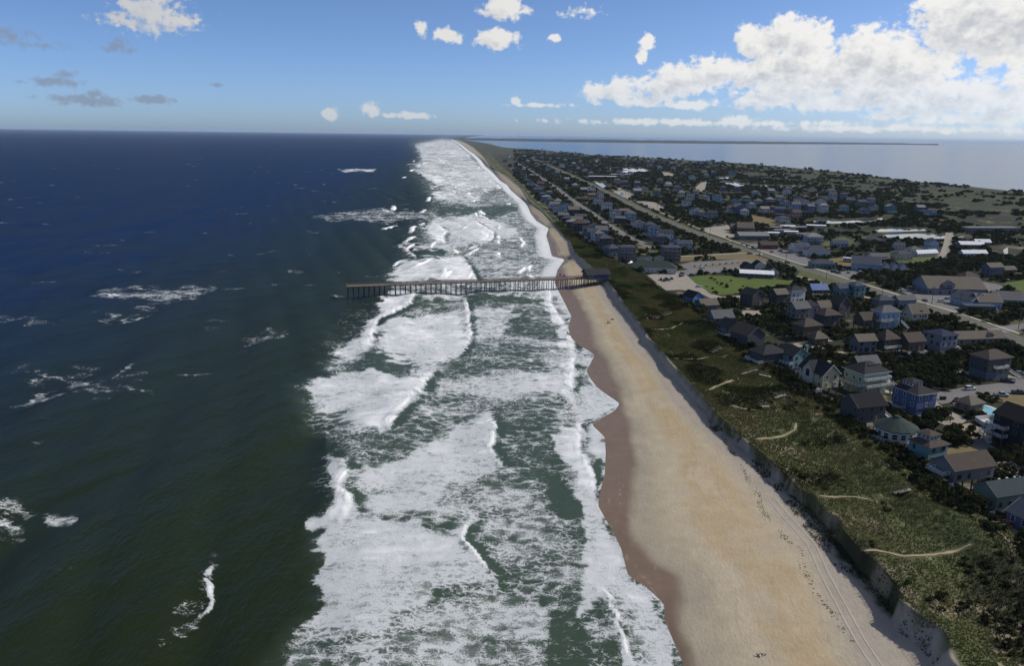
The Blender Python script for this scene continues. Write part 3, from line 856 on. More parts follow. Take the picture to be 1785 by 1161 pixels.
far_strip('far_shore', [(790, 243.2), (900, 245.6), (1000, 247.3), (1100, 248.7), (1200, 249.7), (1300, 250.4), (1400, 250.9), (1500, 251.3), (1580, 251.8), (1633, 252.6)], [(790, 241.2), (900, 242.2), (1000, 243.2), (1100, 244.4), (1200, 245.5), (1300, 246.7), (1400, 248.0), (1500, 249.4), (1580, 250.6), (1636, 252.2)], 15)
# ------------------------------------------------------------------ mesh builder
class MB:
    def __init__(s):
        s.v = []; s.f = []; s.mi = []; s.cur = 0

    def poly(s, pts, idx=None):
        n = len(s.v)
        s.v += [tuple(map(float, p)) for p in pts]
        s.f.append(tuple(range(n, n + len(pts)))); s.mi.append(s.cur)
        return s

    def box(s, x0, x1, y0, y1, z0, z1):
        n = len(s.v)
        s.v += [(x, y, z) for z in (z0, z1) for x, y in ((x0, y0), (x1, y0), (x1, y1), (x0, y1))]
        for f in ((3, 2, 1, 0), (4, 5, 6, 7), (0, 1, 5, 4), (1, 2, 6, 5), (2, 3, 7, 6), (3, 0, 4, 7)):
            s.f.append(tuple(n + i for i in f)); s.mi.append(s.cur)
        return s

    def prism(s, poly, z0, z1, top=None):
        """extrude an xy outline; top = other outline for tapered tops"""
        top = top or poly
        k = len(poly); n = len(s.v)
        s.v += [(x, y, z0) for x, y in poly] + [(x, y, z1) for x, y in top]
        s.f.append(tuple(n + i for i in range(k - 1, -1, -1))); s.mi.append(s.cur)
        s.f.append(tuple(n + k + i for i in range(k))); s.mi.append(s.cur)
        for i in range(k):
            j = (i + 1) % k
            s.f.append((n + i, n + j, n + k + j, n + k + i)); s.mi.append(s.cur)
        return s

    def bar(s, a, b, w, h=None):
        """square bar between two points"""
        h = h or w
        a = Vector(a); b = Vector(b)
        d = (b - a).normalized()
        up = Vector((0, 0, 1)) if abs(d.z) < .95 else Vector((1, 0, 0))
        r = d.cross(up).normalized() * (w / 2); u = r.cross(d).normalized() * (h / 2)
        n = len(s.v)
        for p in (a, b):
            s.v += [tuple(p + q) for q in (-r - u, r - u, r + u, -r + u)]
        for f in ((0, 1, 2, 3), (7, 6, 5, 4), (0, 4, 5, 1), (1, 5, 6, 2), (2, 6, 7, 3), (3, 7, 4, 0)):
            s.f.append(tuple(n + i for i in f)); s.mi.append(s.cur)
        return s

    def cyl(s, c, r0, r1, z0, z1, k=8):
        p0 = [(c[0] + r0 * math.cos(2 * math.pi * i / k), c[1] + r0 * math.sin(2 * math.pi * i / k)) for i in range(k)]
        p1 = [(c[0] + r1 * math.cos(2 * math.pi * i / k), c[1] + r1 * math.sin(2 * math.pi * i / k)) for i in range(k)]
        return s.prism(p0, z0, z1, p1)

    def mesh(s, name):
        me = bpy.data.meshes.new(name)
        me.from_pydata(s.v, [], s.f)
        if any(s.mi):
            me.polygons.foreach_set('material_index', s.mi)
        me.update()
        return me

    def build(s, name, m, parent=None, loc=None, **props):
        me = s.mesh(name)
        for k in (m if isinstance(m, (list, tuple)) else [m]):
            me.materials.append(k)
        return link(name, me, parent, None, loc, **props)


def thing(name, label, cat, loc, rz=0.0, group=None):
    e = bpy.data.objects.new(name, None)
    COL.objects.link(e)
    e.empty_display_size = 1
    e.location = loc; e.rotation_euler = (0, 0, rz)
    e['label'] = label; e['category'] = cat
    if group:
        e['group'] = group
    return e


def share(name, me, parent, loc=(0, 0, 0), rot=(0, 0, 0), scale=None):
    o = bpy.data.objects.new(name, me)
    COL.objects.link(o)
    o.parent = parent; o.location = loc; o.rotation_euler = rot
    if scale:
        o.scale = scale
    return o


GZ = 2.0   # village ground
EXCL = []  # footprints kept clear of bushes: (polygon, margin)


def sheet(name, pts_px, z, m, label, kind='structure', world=False, excl=1.0):
    p = np.array(pts_px) if world else GP(pts_px, z)
    mb = MB()
    area = sum(p[i][0] * p[(i + 1) % len(p)][1] - p[(i + 1) % len(p)][0] * p[i][1] for i in range(len(p)))
    if area < 0:
        p = p[::-1]
    mb.poly([(x, y, z) for x, y in p])
    EXCL.append((p, excl))
    o = mb.build(name, m)
    o['kind'] = kind; o['label'] = label
    return o


def ribbon(name, line, width, z, m, label, drape=None, step=4.0, world=False, excl=0.5, jag=0.0):
    """road or path along a surveyed line"""
    p = np.array(line, float) if world else GP(line, z if drape is None else 6.0)
    seg = np.hypot(*np.diff(p, axis=0).T)
    s = np.concatenate([[0], np.cumsum(seg)])
    n = max(int(s[-1] / step), 2)
    q = np.linspace(0, s[-1], n + 1)
    # smooth corners
    X = np.interp(q, s, p[:, 0]); Y = np.interp(q, s, p[:, 1])
    for _ in range(3):
        X[1:-1] = (X[:-2] + 2 * X[1:-1] + X[2:]) / 4; Y[1:-1] = (Y[:-2] + 2 * Y[1:-1] + Y[2:]) / 4
    tx, ty = np.gradient(X), np.gradient(Y)
    L = np.hypot(tx, ty); nx, ny = -ty / L, tx / L
    w = np.full(n + 1, width / 2.0)
    wl = w * (1 + jag * (2 * vnoise(q / 2.1, q * 0, 5) - 1)); wr = w * (1 + jag * (2 * vnoise(q / 2.1, q * 0 + 7, 5) - 1))
    A = np.stack([X + nx * wl, Y + ny * wl], 1); B = np.stack([X - nx * wr, Y - ny * wr], 1)
    if drape is not None:
        za = tz(A[:, 0], A[:, 1]) + drape; zb = tz(B[:, 0], B[:, 1]) + drape
    else:
        za = zb = np.full(n + 1, z)
    v = np.concatenate([np.column_stack([A, za]), np.column_stack([B, zb])])
    i = np.arange(n)
    f = np.stack([i + n + 1, i + n + 2, i + 1, i], 1)
    o = link(name, fast_mesh(name, v, f, drape is not None), m=m, kind='structure', label=label)
    if excl is not None:
        EXCL.append((np.concatenate([A, B[::-1]]), excl))
    return o


M_ASPH = plain('asphalt', (.090, .088, .088), .9, var=.16, scale=.35, bump=.2, bscale=6)
M_LOT = plain('worn_asphalt', (.155, .148, .142), .9, var=.2, scale=.2, bump=.2)
M_GRAV = plain('sandy_gravel', (.265, .235, .195), .95, var=.16, scale=.3, bump=.4, bscale=5)
M_CONC = plain('concrete_path', (.36, .335, .265), .9, var=.12, scale=.6)
M_LAWN = plain('mown_lawn', (.075, .106, .022), .95, var=.30, scale=.16, bump=.5, bscale=4, stretch=(.5, 1.6, 1))
M_VERGE = plain('verge_grass', (.080, .090, .034), .95, var=.28, scale=.25, bump=.5, bscale=4)
M_DRYG = plain('dry_grass', (.150, .118, .058), .95, var=.22, scale=.3, bump=.5, bscale=4)
M_SAND = plain('path_sand', (.29, .24, .16), .95, var=.14, scale=.8, bump=.3)
M_LINE_Y = plain('road_paint_yellow', (.42, .30, .05), .8)
M_LINE_W = plain('road_paint_white', (.62, .62, .60), .8)

# highway with its verges, path, centre line
HWY = [(930, 278), (955, 288), (985, 301), (1060, 336), (1130, 371), (1200, 401), (1290, 433), (1385, 464), (1475, 490), (1519, 504), (1553, 514), (1632, 540), (1705, 566), (1790, 598), (1900, 640)]
ribbon('highway_verge', HWY, 18, GZ + .02, M_VERGE, 'grass verge along the highway')
ribbon('highway', HWY, 9, GZ + .05, M_ASPH, 'two-lane asphalt highway running along the island')
hw = GP(HWY, GZ)
ribbon('centre_line', hw, .32, GZ + .065, M_LINE_Y, 'yellow centre line of the highway', world=True, excl=None)


def offset(p, d):
    t_ = np.gradient(p, axis=0)
    n_ = np.stack([-t_[:, 1], t_[:, 0]], 1) / np.hypot(*t_.T)[:, None]
    return p + n_ * d


# (n points left of the walking direction; the line runs towards the camera, so +d is the right-hand side in the photo)
for d_ in (-4.0, 4.0):
    ribbon('edge_line', offset(hw, d_), .16, GZ + .065, M_LINE_W, 'white edge line of the highway', world=True, excl=None)
SIDEW = [(1003, 300), (1075, 334), (1145, 367), (1215, 397), (1300, 428), (1392, 459), (1463, 481), (1510, 496), (1542, 506), (1593, 522), (1672, 546), (1735, 567), (1785, 584), (1880, 616)]
ribbon('footpath', SIDEW, 2.3, GZ + .09, M_CONC, 'pale concrete footpath beside the highway')
ribbon('beach_road', [(900, 284), (926, 298), (950, 314), (973, 329), (1004, 353), (1035, 373), (1060, 391), (1094, 412), (1120, 424), (1135, 432)], 8.5, GZ + .05, M_LOT, 'narrow back road between the beach houses')
ribbon('side_road', [(1150, 448), (1180, 447), (1240, 444), (1300, 440), (1330, 443)], 3.0, GZ + .06, M_CONC, 'pale drive leading to the highway')
ribbon('side_road', [(1655, 405), (1652, 425), (1647, 440), (1641, 452)], 7, GZ + .05, M_GRAV, 'sandy lane between the far cottages')
ribbon('side_road', [(1735, 577), (1760, 572), (1800, 566), (1900, 552)], 9, GZ + .055, M_LOT, 'side road joining the highway at right')
ribbon('side_road', [(1620, 697), (1660, 690), (1700, 682), (1745, 677), (1800, 668), (1900, 652)], 11, GZ + .05, M_LOT, 'asphalt lane with parked cars behind the pool house')
ribbon('side_road', [(1620, 697), (1640, 715), (1668, 726), (1690, 733), (1665, 738), (1640, 738)], 3.6, GZ + .06, M_GRAV, 'pale sandy drive past the pool fence')
ribbon('side_road', [(1690, 763), (1710, 775), (1735, 795), (1760, 815), (1800, 850), (1860, 890)], 7, GZ + .05, M_LOT, 'grey drive curving to the lower right')
ribbon('side_road', [(1700, 830), (1725, 822), (1748, 812), (1760, 808)], 4.5, GZ + .06, M_GRAV, 'sandy drive beside the grey-brown house')
sheet('car_park', [(1105, 487), (1135, 478), (1165, 474), (1196, 479), (1218, 493), (1235, 510), (1258, 517), (1300, 514), (1302, 519), (1260, 522), (1240, 521), (1215, 508), (1185, 505), (1150, 507), (1128, 498)], GZ + .03, M_GRAV, 'pinkish gravel car park beside the pier')
sheet('car_park', [(1180, 462), (1205, 457), (1300, 451), (1335, 456), (1345, 463), (1300, 468), (1262, 474), (1195, 479), (1165, 474), (1200, 470)], GZ + .035, M_LOT, 'grey asphalt car park behind the white restaurant')
sheet('grass_strip', [(1205, 466), (1250, 461), (1300, 457), (1302, 459), (1252, 464), (1208, 468)], GZ + .05, M_DRYG, 'thin planted strip in the car park')
sheet('lawn', [(1200, 482), (1230, 480), (1290, 481), (1345, 483), (1386, 492), (1370, 500), (1330, 505), (1300, 511), (1255, 514), (1238, 510), (1215, 496)], GZ + .06, M_LAWN, 'bright green mown lawn behind the gravel car park')
sheet('lawn', [(1240, 443), (1290, 441), (1320, 444), (1345, 452), (1335, 456), (1300, 452), (1240, 452)], GZ + .05, M_DRYG, 'dry grass plot by the highway')
sheet('verge', [(1165, 450), (1235, 444), (1238, 451), (1180, 456)], GZ + .045, M_DRYG, 'dry grass plot next to the grey tower')
for k, (x0, x1, y) in enumerate([(1110, 1150, 431), (1106, 1146, 438), (1104, 1142, 444), (1000, 1022, 362), (990, 1012, 358), (1068, 1092, 392), (1048, 1078, 372), (1100, 1140, 422)]):
    sheet('lawn', [(x0, y - 1.6), (x1, y - 1.9), (x1 + 3, y + 1.5), (x0 + 2, y + 1.7)], GZ + .04, M_VERGE if k % 2 else M_DRYG, 'narrow mown grass strip between beach houses')
sheet('lawn', [(1395, 470), (1470, 490), (1500, 499), (1495, 506), (1440, 494), (1390, 480)], GZ + .03, M_VERGE, 'grass bank between the highway and the lane')
ribbon('side_road', [(1386, 481), (1405, 485), (1425, 492), (1445, 498)], 5, GZ + .07, M_GRAV, 'pale lane beside the blue-roofed house')
sheet('lawn', [(1440, 452), (1470, 448), (1495, 455), (1492, 465), (1465, 466)], GZ + .05, M_DRYG, 'brown grass plot by the teal shop')
sheet('lawn', [(1545, 440), (1570, 436), (1640, 440), (1638, 452), (1590, 462), (1545, 455)], GZ + .045, M_VERGE, 'green plot round the white cottages')
sheet('lawn', [(1430, 424), (1470, 412), (1490, 420), (1470, 432), (1440, 434)], GZ + .04, M_VERGE, 'green plot behind the porch house')
sheet('lawn', [(1745, 495), (1790, 487), (1860, 500), (1800, 515)], GZ + .04, M_LAWN, 'green lawn beside the long shed')
sheet('lawn', [(1310, 374), (1345, 382), (1365, 385), (1350, 392), (1315, 392)], GZ + .04, M_DRYG, 'brown field behind the chapel')
sheet('car_park', [(1225, 398), (1265, 391), (1280, 396), (1262, 405), (1300, 412), (1262, 414), (1235, 406)], GZ + .04, M_GRAV, 'pale car park of the chapel')
sheet('car_park', [(1395, 452), (1425, 468), (1462, 474), (1490, 470), (1500, 478), (1480, 484), (1455, 478), (1390, 458)], GZ + .045, M_LOT, 'grey car park in front of the teal shop')
sheet('car_park', [(1300, 424), (1330, 424), (1400, 446), (1420, 456), (1400, 462), (1330, 441)], GZ + .03, M_LOT, 'grey forecourt beside the highway')
sheet('car_park', [(1565, 505), (1590, 500), (1640, 505), (1668, 512), (1670, 530), (1690, 540), (1660, 545), (1630, 531), (1600, 522)], GZ + .07, M_LOT, 'grey shop car park on the far side of the highway')
sheet('car_park', [(1692, 494), (1715, 491), (1745, 497), (1752, 505), (1730, 509), (1700, 506)], GZ + .05, M_LOT, 'grey yard behind the blue shop')
sheet('car_park', [(1372, 600), (1395, 597), (1440, 599), (1452, 603), (1425, 610), (1400, 611), (1385, 607)], GZ + .05, M_GRAV, 'pale turning circle between the beach houses')
sheet('car_park', [(1285, 541), (1330, 541), (1332, 546), (1318, 552), (1290, 548)], GZ + .05, M_GRAV, 'pale sandy yard behind the dark houses')
sheet('car_park', [(1430, 695), (1445, 694), (1458, 697), (1452, 709), (1432, 710)], GZ + .05, M_GRAV, 'pale sand yard beside the yellow house')
sheet('lawn', [(1725, 693), (1790, 682), (1880, 700), (1800, 722), (1760, 705)], GZ + .04, M_DRYG, 'brown lawn beyond the pool')
sheet('lawn', [(1640, 784), (1690, 775), (1725, 790), (1700, 800), (1655, 808)], GZ + .04, M_DRYG, 'brown grass beside the teal house')
sheet('lawn', [(1320, 578), (1345, 578), (1342, 585), (1322, 585)], GZ + .04, M_VERGE, 'small green yard among the dark houses')
sheet('lawn', [(1500, 690), (1545, 686), (1543, 699), (1515, 702)], GZ + .04, M_DRYG, 'brown grass below the mint house')
sheet('sand_patch', [(1665, 742), (1690, 738), (1722, 752), (1718, 760), (1700, 762)], GZ + .05, M_SAND, 'bare sandy yard by the small pool')
ribbon('sand_track', [(1105, 488), (1085, 485), (1055, 482)], 2.0, 0, M_SAND, 'sandy access path to the pier', drape=.15)

# ponds
m_pond, t, o = mat('pond_water')
b_ = t.n('ShaderNodeBsdfPrincipled')
b_.inputs['Base Color'].default_value = (.06, .075, .08, 1)
b_.inputs['Roughness'].default_value = .06
bp = t.n('ShaderNodeBump'); bp.inputs['Strength'].default_value = .12
t.put(bp.inputs['Height'], t.noise(t.n('ShaderNodeTexCoord').outputs['Object'], .6, 3))
t.put(b_.inputs['Normal'], bp.outputs[0])
m_pond.node_tree.links.new(b_.outputs[0], o.inputs[0])
for pts, lab in (
    ([(1412, 387), (1432, 381), (1450, 386), (1480, 385), (1500, 382), (1540, 380), (1535, 384), (1510, 387), (1470, 389), (1430, 389)], 'narrow pond below the far houses'),
    ([(1522, 402), (1545, 397), (1560, 398), (1612, 399), (1614, 402), (1560, 404), (1525, 404)], 'bright pond in front of the reeds'),
    ([(1535, 412), (1545, 409), (1600, 407), (1690, 412), (1660, 415), (1600, 417), (1560, 415)], 'long bright pond behind the white cottages'),
    ([(1048, 293), (1080, 292), (1115, 292), (1130, 297), (1120, 300), (1085, 301), (1080, 298), (1100, 296), (1070, 295)], 'pale pond by the far shopping sheds'),
    ([(1248, 309), (1270, 308), (1272, 312), (1256, 313)], 'small far pond, upper of two'),
    ([(1262, 316), (1280, 318), (1300, 322), (1303, 325), (1280, 324), (1266, 320)], 'small far pond, lower of two'),
    ([(1037, 318), (1048, 317), (1058, 326), (1050, 327)], 'small pond beside the highway, upper of two'),
    ([(1076, 335), (1085, 336), (1092, 343), (1084, 343)], 'small pond beside the highway, lower of two'),
    ([(1748, 436), (1757, 430), (1757, 443), (1752, 444)], 'small bright pond at the right edge'),
    ([(1322, 322.5), (1400, 323.5), (1395, 325), (1330, 326)], 'thin channel through the far marsh'),
    ([(1036, 280), (1052, 279.6), (1052, 281.3), (1038, 281.6)], 'tiny far pond near the sound'),
):
    sheet('pond', pts, GZ + .03, m_pond, lab, excl=11.0)
for pts in ([(1068, 334), (1085, 331), (1105, 338), (1095, 347), (1080, 340)], [(1112, 350), (1140, 352), (1165, 366), (1150, 368)], [(1070, 325), (1086, 329), (1080, 331)], [(1150, 300), (1165, 300), (1180, 306), (1160, 308)], [(1222, 318), (1232, 316), (1228, 332), (1212, 336), (1213, 326)]):
    sheet('sand_patch', pts, GZ + .02, M_GRAV, 'bare sandy ground beside the highway')

# sandy paths through the dune grass
PATHS = [[(1502, 973), (1515, 968), (1545, 975), (1585, 982), (1630, 975), (1660, 966), (1690, 963)], [(1430, 868), (1450, 868), (1490, 870), (1512, 874)], [(1320, 769), (1350, 762), (1375, 752), (1385, 748), (1388, 735)],
         [(1236, 683), (1255, 675), (1278, 663)], [(1277, 710), (1300, 713), (1316, 715)], [(1178, 627), (1200, 623), (1236, 617)], [(1140, 574), (1170, 575), (1180, 568), (1190, 563)]]
PATHW = [GP(p, 6.0) for p in PATHS]
names_ = ['lowest sandy path winding through the dune grass', 'straight sandy path level with the grey-brown house', 'hooked sandy path below the yellow house', 'slanting sandy path over the dune crest', 'short sandy path in the middle of the dune', 'sandy path from the beach toward the dark houses', 'hooked sandy path nearest the pier']
for p, l_ in zip(PATHS, names_):
    ribbon('sand_path', p, .75, 0, M_SAND, l_, drape=.14, step=.8, jag=.6)
m_trk = plain('tyre_track_sand', (.40, .355, .29), .95, var=.12, scale=1.5, bump=.5)
trk = GP([(1345, 868), (1370, 900), (1414, 948), (1438, 1001), (1472, 1064), (1500, 1117), (1532, 1165), (1560, 1210)], 2.7)
for d_ in (-.95, .95):
    ribbon('tyre_track', offset(trk, d_), .42, 0, m_trk, 'pale wheel track pressed into the upper beach', drape=.05, step=1.0, world=True, excl=None, jag=.3)
# ------------------------------------------------------------------ houses
WALLC = dict(yellow=(.52, .46, .27), cream=(.50, .46, .36), mint=(.36, .46, .40), white=(.62, .62, .61), blue=(.105, .15, .29), teal=(.15, .27, .29), grey=(.19, .19, .20), dgrey=(.085, .085, .09), brown=(.12, .095, .075),
             lav=(.25, .265, .32), lblue=(.33, .43, .54), purple=(.14, .14, .27), tan=(.27, .22, .165), black=(.030, .030, .034), green=(.17, .22, .17), brightblue=(.10, .24, .50), pink=(.42, .24, .26), slate=(.13, .15, .19), red=(.25, .08, .06))
ROOFC = dict(char=(.045, .047, .050), green=(.055, .075, .068), dteal=(.060, .082, .085), brown=(.105, .085, .070), tan=(.185, .160, .130), grey=(.16, .16, .165), lgrey=(.27, .27, .275), white=(.60, .60, .60), bluemetal=(.14, .22, .46), black=(.022, .022, .026), teal=(.12, .27, .28), slate=(.085, .095, .125), navy=(.035, .045, .085))


def wallm(c):
    return plain('siding_' + c, tuple(.82 * v for v in WALLC[c]), .75, var=.13, scale=.5, bump=.25, bscale=2.2, stretch=(.15, .15, 4))


def roofm(c):
    return plain('roofing_' + c, tuple((1.0 if c == 'white' else .66) * v for v in ROOFC[c]), .9 if 'metal' not in c else .5, var=.24, scale=.7, bump=.3, bscale=7)


M_TRIM = plain('white_trim', (.60, .60, .58), .6, var=.10)
M_DTRIM = plain('grey_trim', (.16, .155, .15), .7, var=.15)
M_DECK = plain('weathered_deck', (.235, .215, .19), .9, var=.2, scale=1.5)
M_PILE = plain('timber_pile', (.085, .068, .055), .9, var=.25, scale=2)
M_GREYT = plain('grey_timber', (.17, .155, .14), .9, var=.25, scale=2)
m_gl, t, o = mat('window_glass')
b_ = t.n('ShaderNodeBsdfPrincipled')
b_.inputs['Base Color'].default_value = (.018, .022, .028, 1)
b_.inputs['Roughness'].default_value = .12
m_gl.node_tree.links.new(b_.outputs[0], o.inputs[0])
M_GLASS = m_gl
WINC = {}


def win_meshes(w, h, tm=None):
    k = (round(w, 2), round(h, 2), tm)
    if k not in WINC:
        f = MB(); e = .11
        f.box(-w / 2 - e, -w / 2, -.09, 0, -h / 2 - e, h / 2 + e).box(w / 2, w / 2 + e, -.09, 0, -h / 2 - e, h / 2 + e)
        f.box(-w / 2, w / 2, -.09, 0, h / 2, h / 2 + e).box(-w / 2, w / 2, -.12, 0, -h / 2 - e, -h / 2).box(-w / 2, w / 2, -.07, 0, -.035, .035)
        fm = f.mesh('window'); fm.materials.append(tm or M_TRIM)
        p = MB(); p.box(-w / 2, w / 2, -.045, -.005, -h / 2, h / 2)
        pm = p.mesh('pane'); pm.materials.append(M_GLASS)
        WINC[k] = (fm, pm)
    return WINC[k]


FROT = {'-y': 0.0, '+x': math.pi / 2, '+y': math.pi, '-x': -math.pi / 2}


def on_face(face, w, d, u, out=0.0):
    if face == '-y': return (u, -d / 2 - out)
    if face == '+y': return (-u, d / 2 + out)
    if face == '-x': return (-w / 2 - out, -u)
    return (w / 2 + out, u)


def add_window(par, face, w, d, u, z, ww=1.0, wh=1.4, fine=True, tm=None):
    fm, pm = win_meshes(ww, wh, tm)
    x, y = on_face(face, w, d, u)
    if fine:
        o = share('window', fm, par, (x, y, z), (0, 0, FROT[face]))
        share('pane', pm, o)
    else:
        share('window', pm, par, (x, y, z), (0, 0, FROT[face]))


def gable_wall(mb, w, d, z0, z1, rise, axis):
    if axis == 'y':
        sec = [(-w / 2, z0), (w / 2, z0), (w / 2, z1), (0, z1 + rise), (-w / 2, z1)]
        A = [(x, -d / 2, z) for x, z in sec]; B = [(x, d / 2, z) for x, z in sec]
    else:
        sec = [(-d / 2, z0), (d / 2, z0), (d / 2, z1), (0, z1 + rise), (-d / 2, z1)]
        A = [(w / 2, y, z) for y, z in sec]; B = [(-w / 2, y, z) for y, z in sec]
    n = len(mb.v); mb.v += A + B
    mb.f.append((n, n + 1, n + 2, n + 3, n + 4)); mb.f.append((n + 9, n + 8, n + 7, n + 6, n + 5)); mb.mi += [mb.cur] * 2
    for i in range(5):
        j = (i + 1) % 5
        mb.f.append((n + j, n + i, n + 5 + i, n + 5 + j)); mb.mi.append(mb.cur)


def gable_roof(mb, w, d, z1, rise, axis, oh=.55, th=.22):
    half, L = (w / 2, d / 2) if axis == 'y' else (d / 2, w / 2)
    sl = rise / half
    zo, zr = z1 - sl * oh + .04, z1 + rise + .04
    hw = half + oh; L = L + oh
    sec = [(-hw, zo), (0, zr), (hw, zo), (hw, zo + th), (0, zr + th), (-hw, zo + th)]
    if axis == 'y':
        A = [(x, -L, z) for x, z in sec]; B = [(x, L, z) for x, z in sec]
    else:
        A = [(L, x, z) for x, z in sec]; B = [(-L, x, z) for x, z in sec]
    n = len(mb.v); mb.v += A + B
    q = [(0, 1, 4, 5), (1, 2, 3, 4), (11, 10, 7, 6), (10, 9, 8, 7)]
    for i in range(6):
        j = (i + 1) % 6
        q.append((j, i, 6 + i, 6 + j))
    for f in q:
        mb.f.append(tuple(n + k for k in f)); mb.mi.append(mb.cur)


def hip_roof(mb, w, d, z1, rise, oh=.6, th=.2, cx=0, cy=0, ridge=None):
    W2, D2 = w / 2 + oh, d / 2 + oh
    r = max(W2 - D2, 0); s = max(D2 - W2, 0)
    mb.box(cx - W2, cx + W2, cy - D2, cy + D2, z1, z1 + th)
    z = z1 + th; zr = z1 + th + rise
    e = .02
    a = [(cx - W2, cy - D2, z), (cx + W2, cy - D2, z), (cx + W2, cy + D2, z), (cx - W2, cy + D2, z)]
    if r >= s:
        p, q = (cx - r - e, cy, zr), (cx + r + e, cy, zr)
        mb.poly([a[0], a[1], q, p]); mb.poly([a[1], a[2], q]); mb.poly([a[2], a[3], p, q]); mb.poly([a[3], a[0], p])
    else:
        p, q = (cx, cy - s - e, zr), (cx, cy + s + e, zr)
        mb.poly([a[0], a[1], p]); mb.poly([a[1], a[2], q, p]); mb.poly([a[2], a[3], q]); mb.poly([a[3], a[0], p, q])


def railing(mb, pts, z, h=1.0, gap=1.6):
    for (a, b) in zip(pts[:-1], pts[1:]):
        L = math.hypot(b[0] - a[0], b[1] - a[1])
        n = max(int(L / gap), 1)
        for i in range(n + 1):
            t_ = i / n
            x, y = a[0] + (b[0] - a[0]) * t_, a[1] + (b[1] - a[1]) * t_
            mb.box(x - .1, x + .1, y - .1, y + .1, z, z + h)
        mb.bar((a[0], a[1], z + h + .03), (b[0], b[1], z + h + .03), .22, .14)
        mb.bar((a[0], a[1], z + h * .55), (b[0], b[1], z + h * .55), .1, .14)
        mb.bar((a[0], a[1], z + h * .22), (b[0], b[1], z + h * .22), .07, .08)


def add_deck(par, w, d, face, z, dep, frac=1.0, u0=0.0, m=None, rm=None, posts=True):
    if face in ('-y', '+y'):
        W_ = w * frac; s = -1 if face == '-y' else 1
        x0, x1 = u0 - W_ / 2, u0 + W_ / 2
        y0, y1 = sorted((s * (d / 2 + .03), s * (d / 2 + dep)))
        rail = [(x0, s * (d / 2 + .1)), (x0, s * (d / 2 + dep)), (x1, s * (d / 2 + dep)), (x1, s * (d / 2 + .1))]
    else:
        W_ = d * frac; s = -1 if face == '-x' else 1
        y0, y1 = u0 - W_ / 2, u0 + W_ / 2
        x0, x1 = sorted((s * (w / 2 + .03), s * (w / 2 + dep)))
        rail = [(s * (w / 2 + .1), y0), (s * (w / 2 + dep), y0), (s * (w / 2 + dep), y1), (s * (w / 2 + .1), y1)]
    mb = MB(); mb.box(x0, x1, y0, y1, z - .25, z)
    dk = mb.build('deck', m or M_DECK, par)
    rb = MB(); railing(rb, rail, z); rb.build('railing', rm or M_TRIM, dk)
    if posts and z > 1.2:
        for (x, y) in (rail[1], rail[2], ((rail[1][0] + rail[2][0]) / 2, (rail[1][1] + rail[2][1]) / 2)):
            pb = MB(); pb.box(x - .12, x + .12, y - .12, y + .12, 0, z - .25); pb.build('deck_post', M_GREYT, dk)


def add_stair(par, a, b, width=1.2, m=None):
    m = m or M_TRIM
    mb = MB()
    a = Vector(a); b = Vector(b)
    h = Vector((b.x - a.x, b.y - a.y, 0)); n = Vector((-h.y, h.x, 0)).normalized() * (width / 2)
    for s in (-1, 1):
        mb.bar(a + n * s, b + n * s, .08, .32)
        mb.bar(a + n * s + Vector((0, 0, 1)), b + n * s + Vector((0, 0, 1)), .09, .09)
        for k in range(5):
            p = a.lerp(b, k / 4) + n * s
            mb.bar(p, p + Vector((0, 0, 1)), .08)
    k = max(int(abs(b.z - a.z) / .22), 3)
    for i in range(k):
        p = a.lerp(b, (i + .5) / k)
        mb.bar(p - n, p + n, .28, .06)
    mb.build('stair', m, par)


FOOT = []   # house footprints


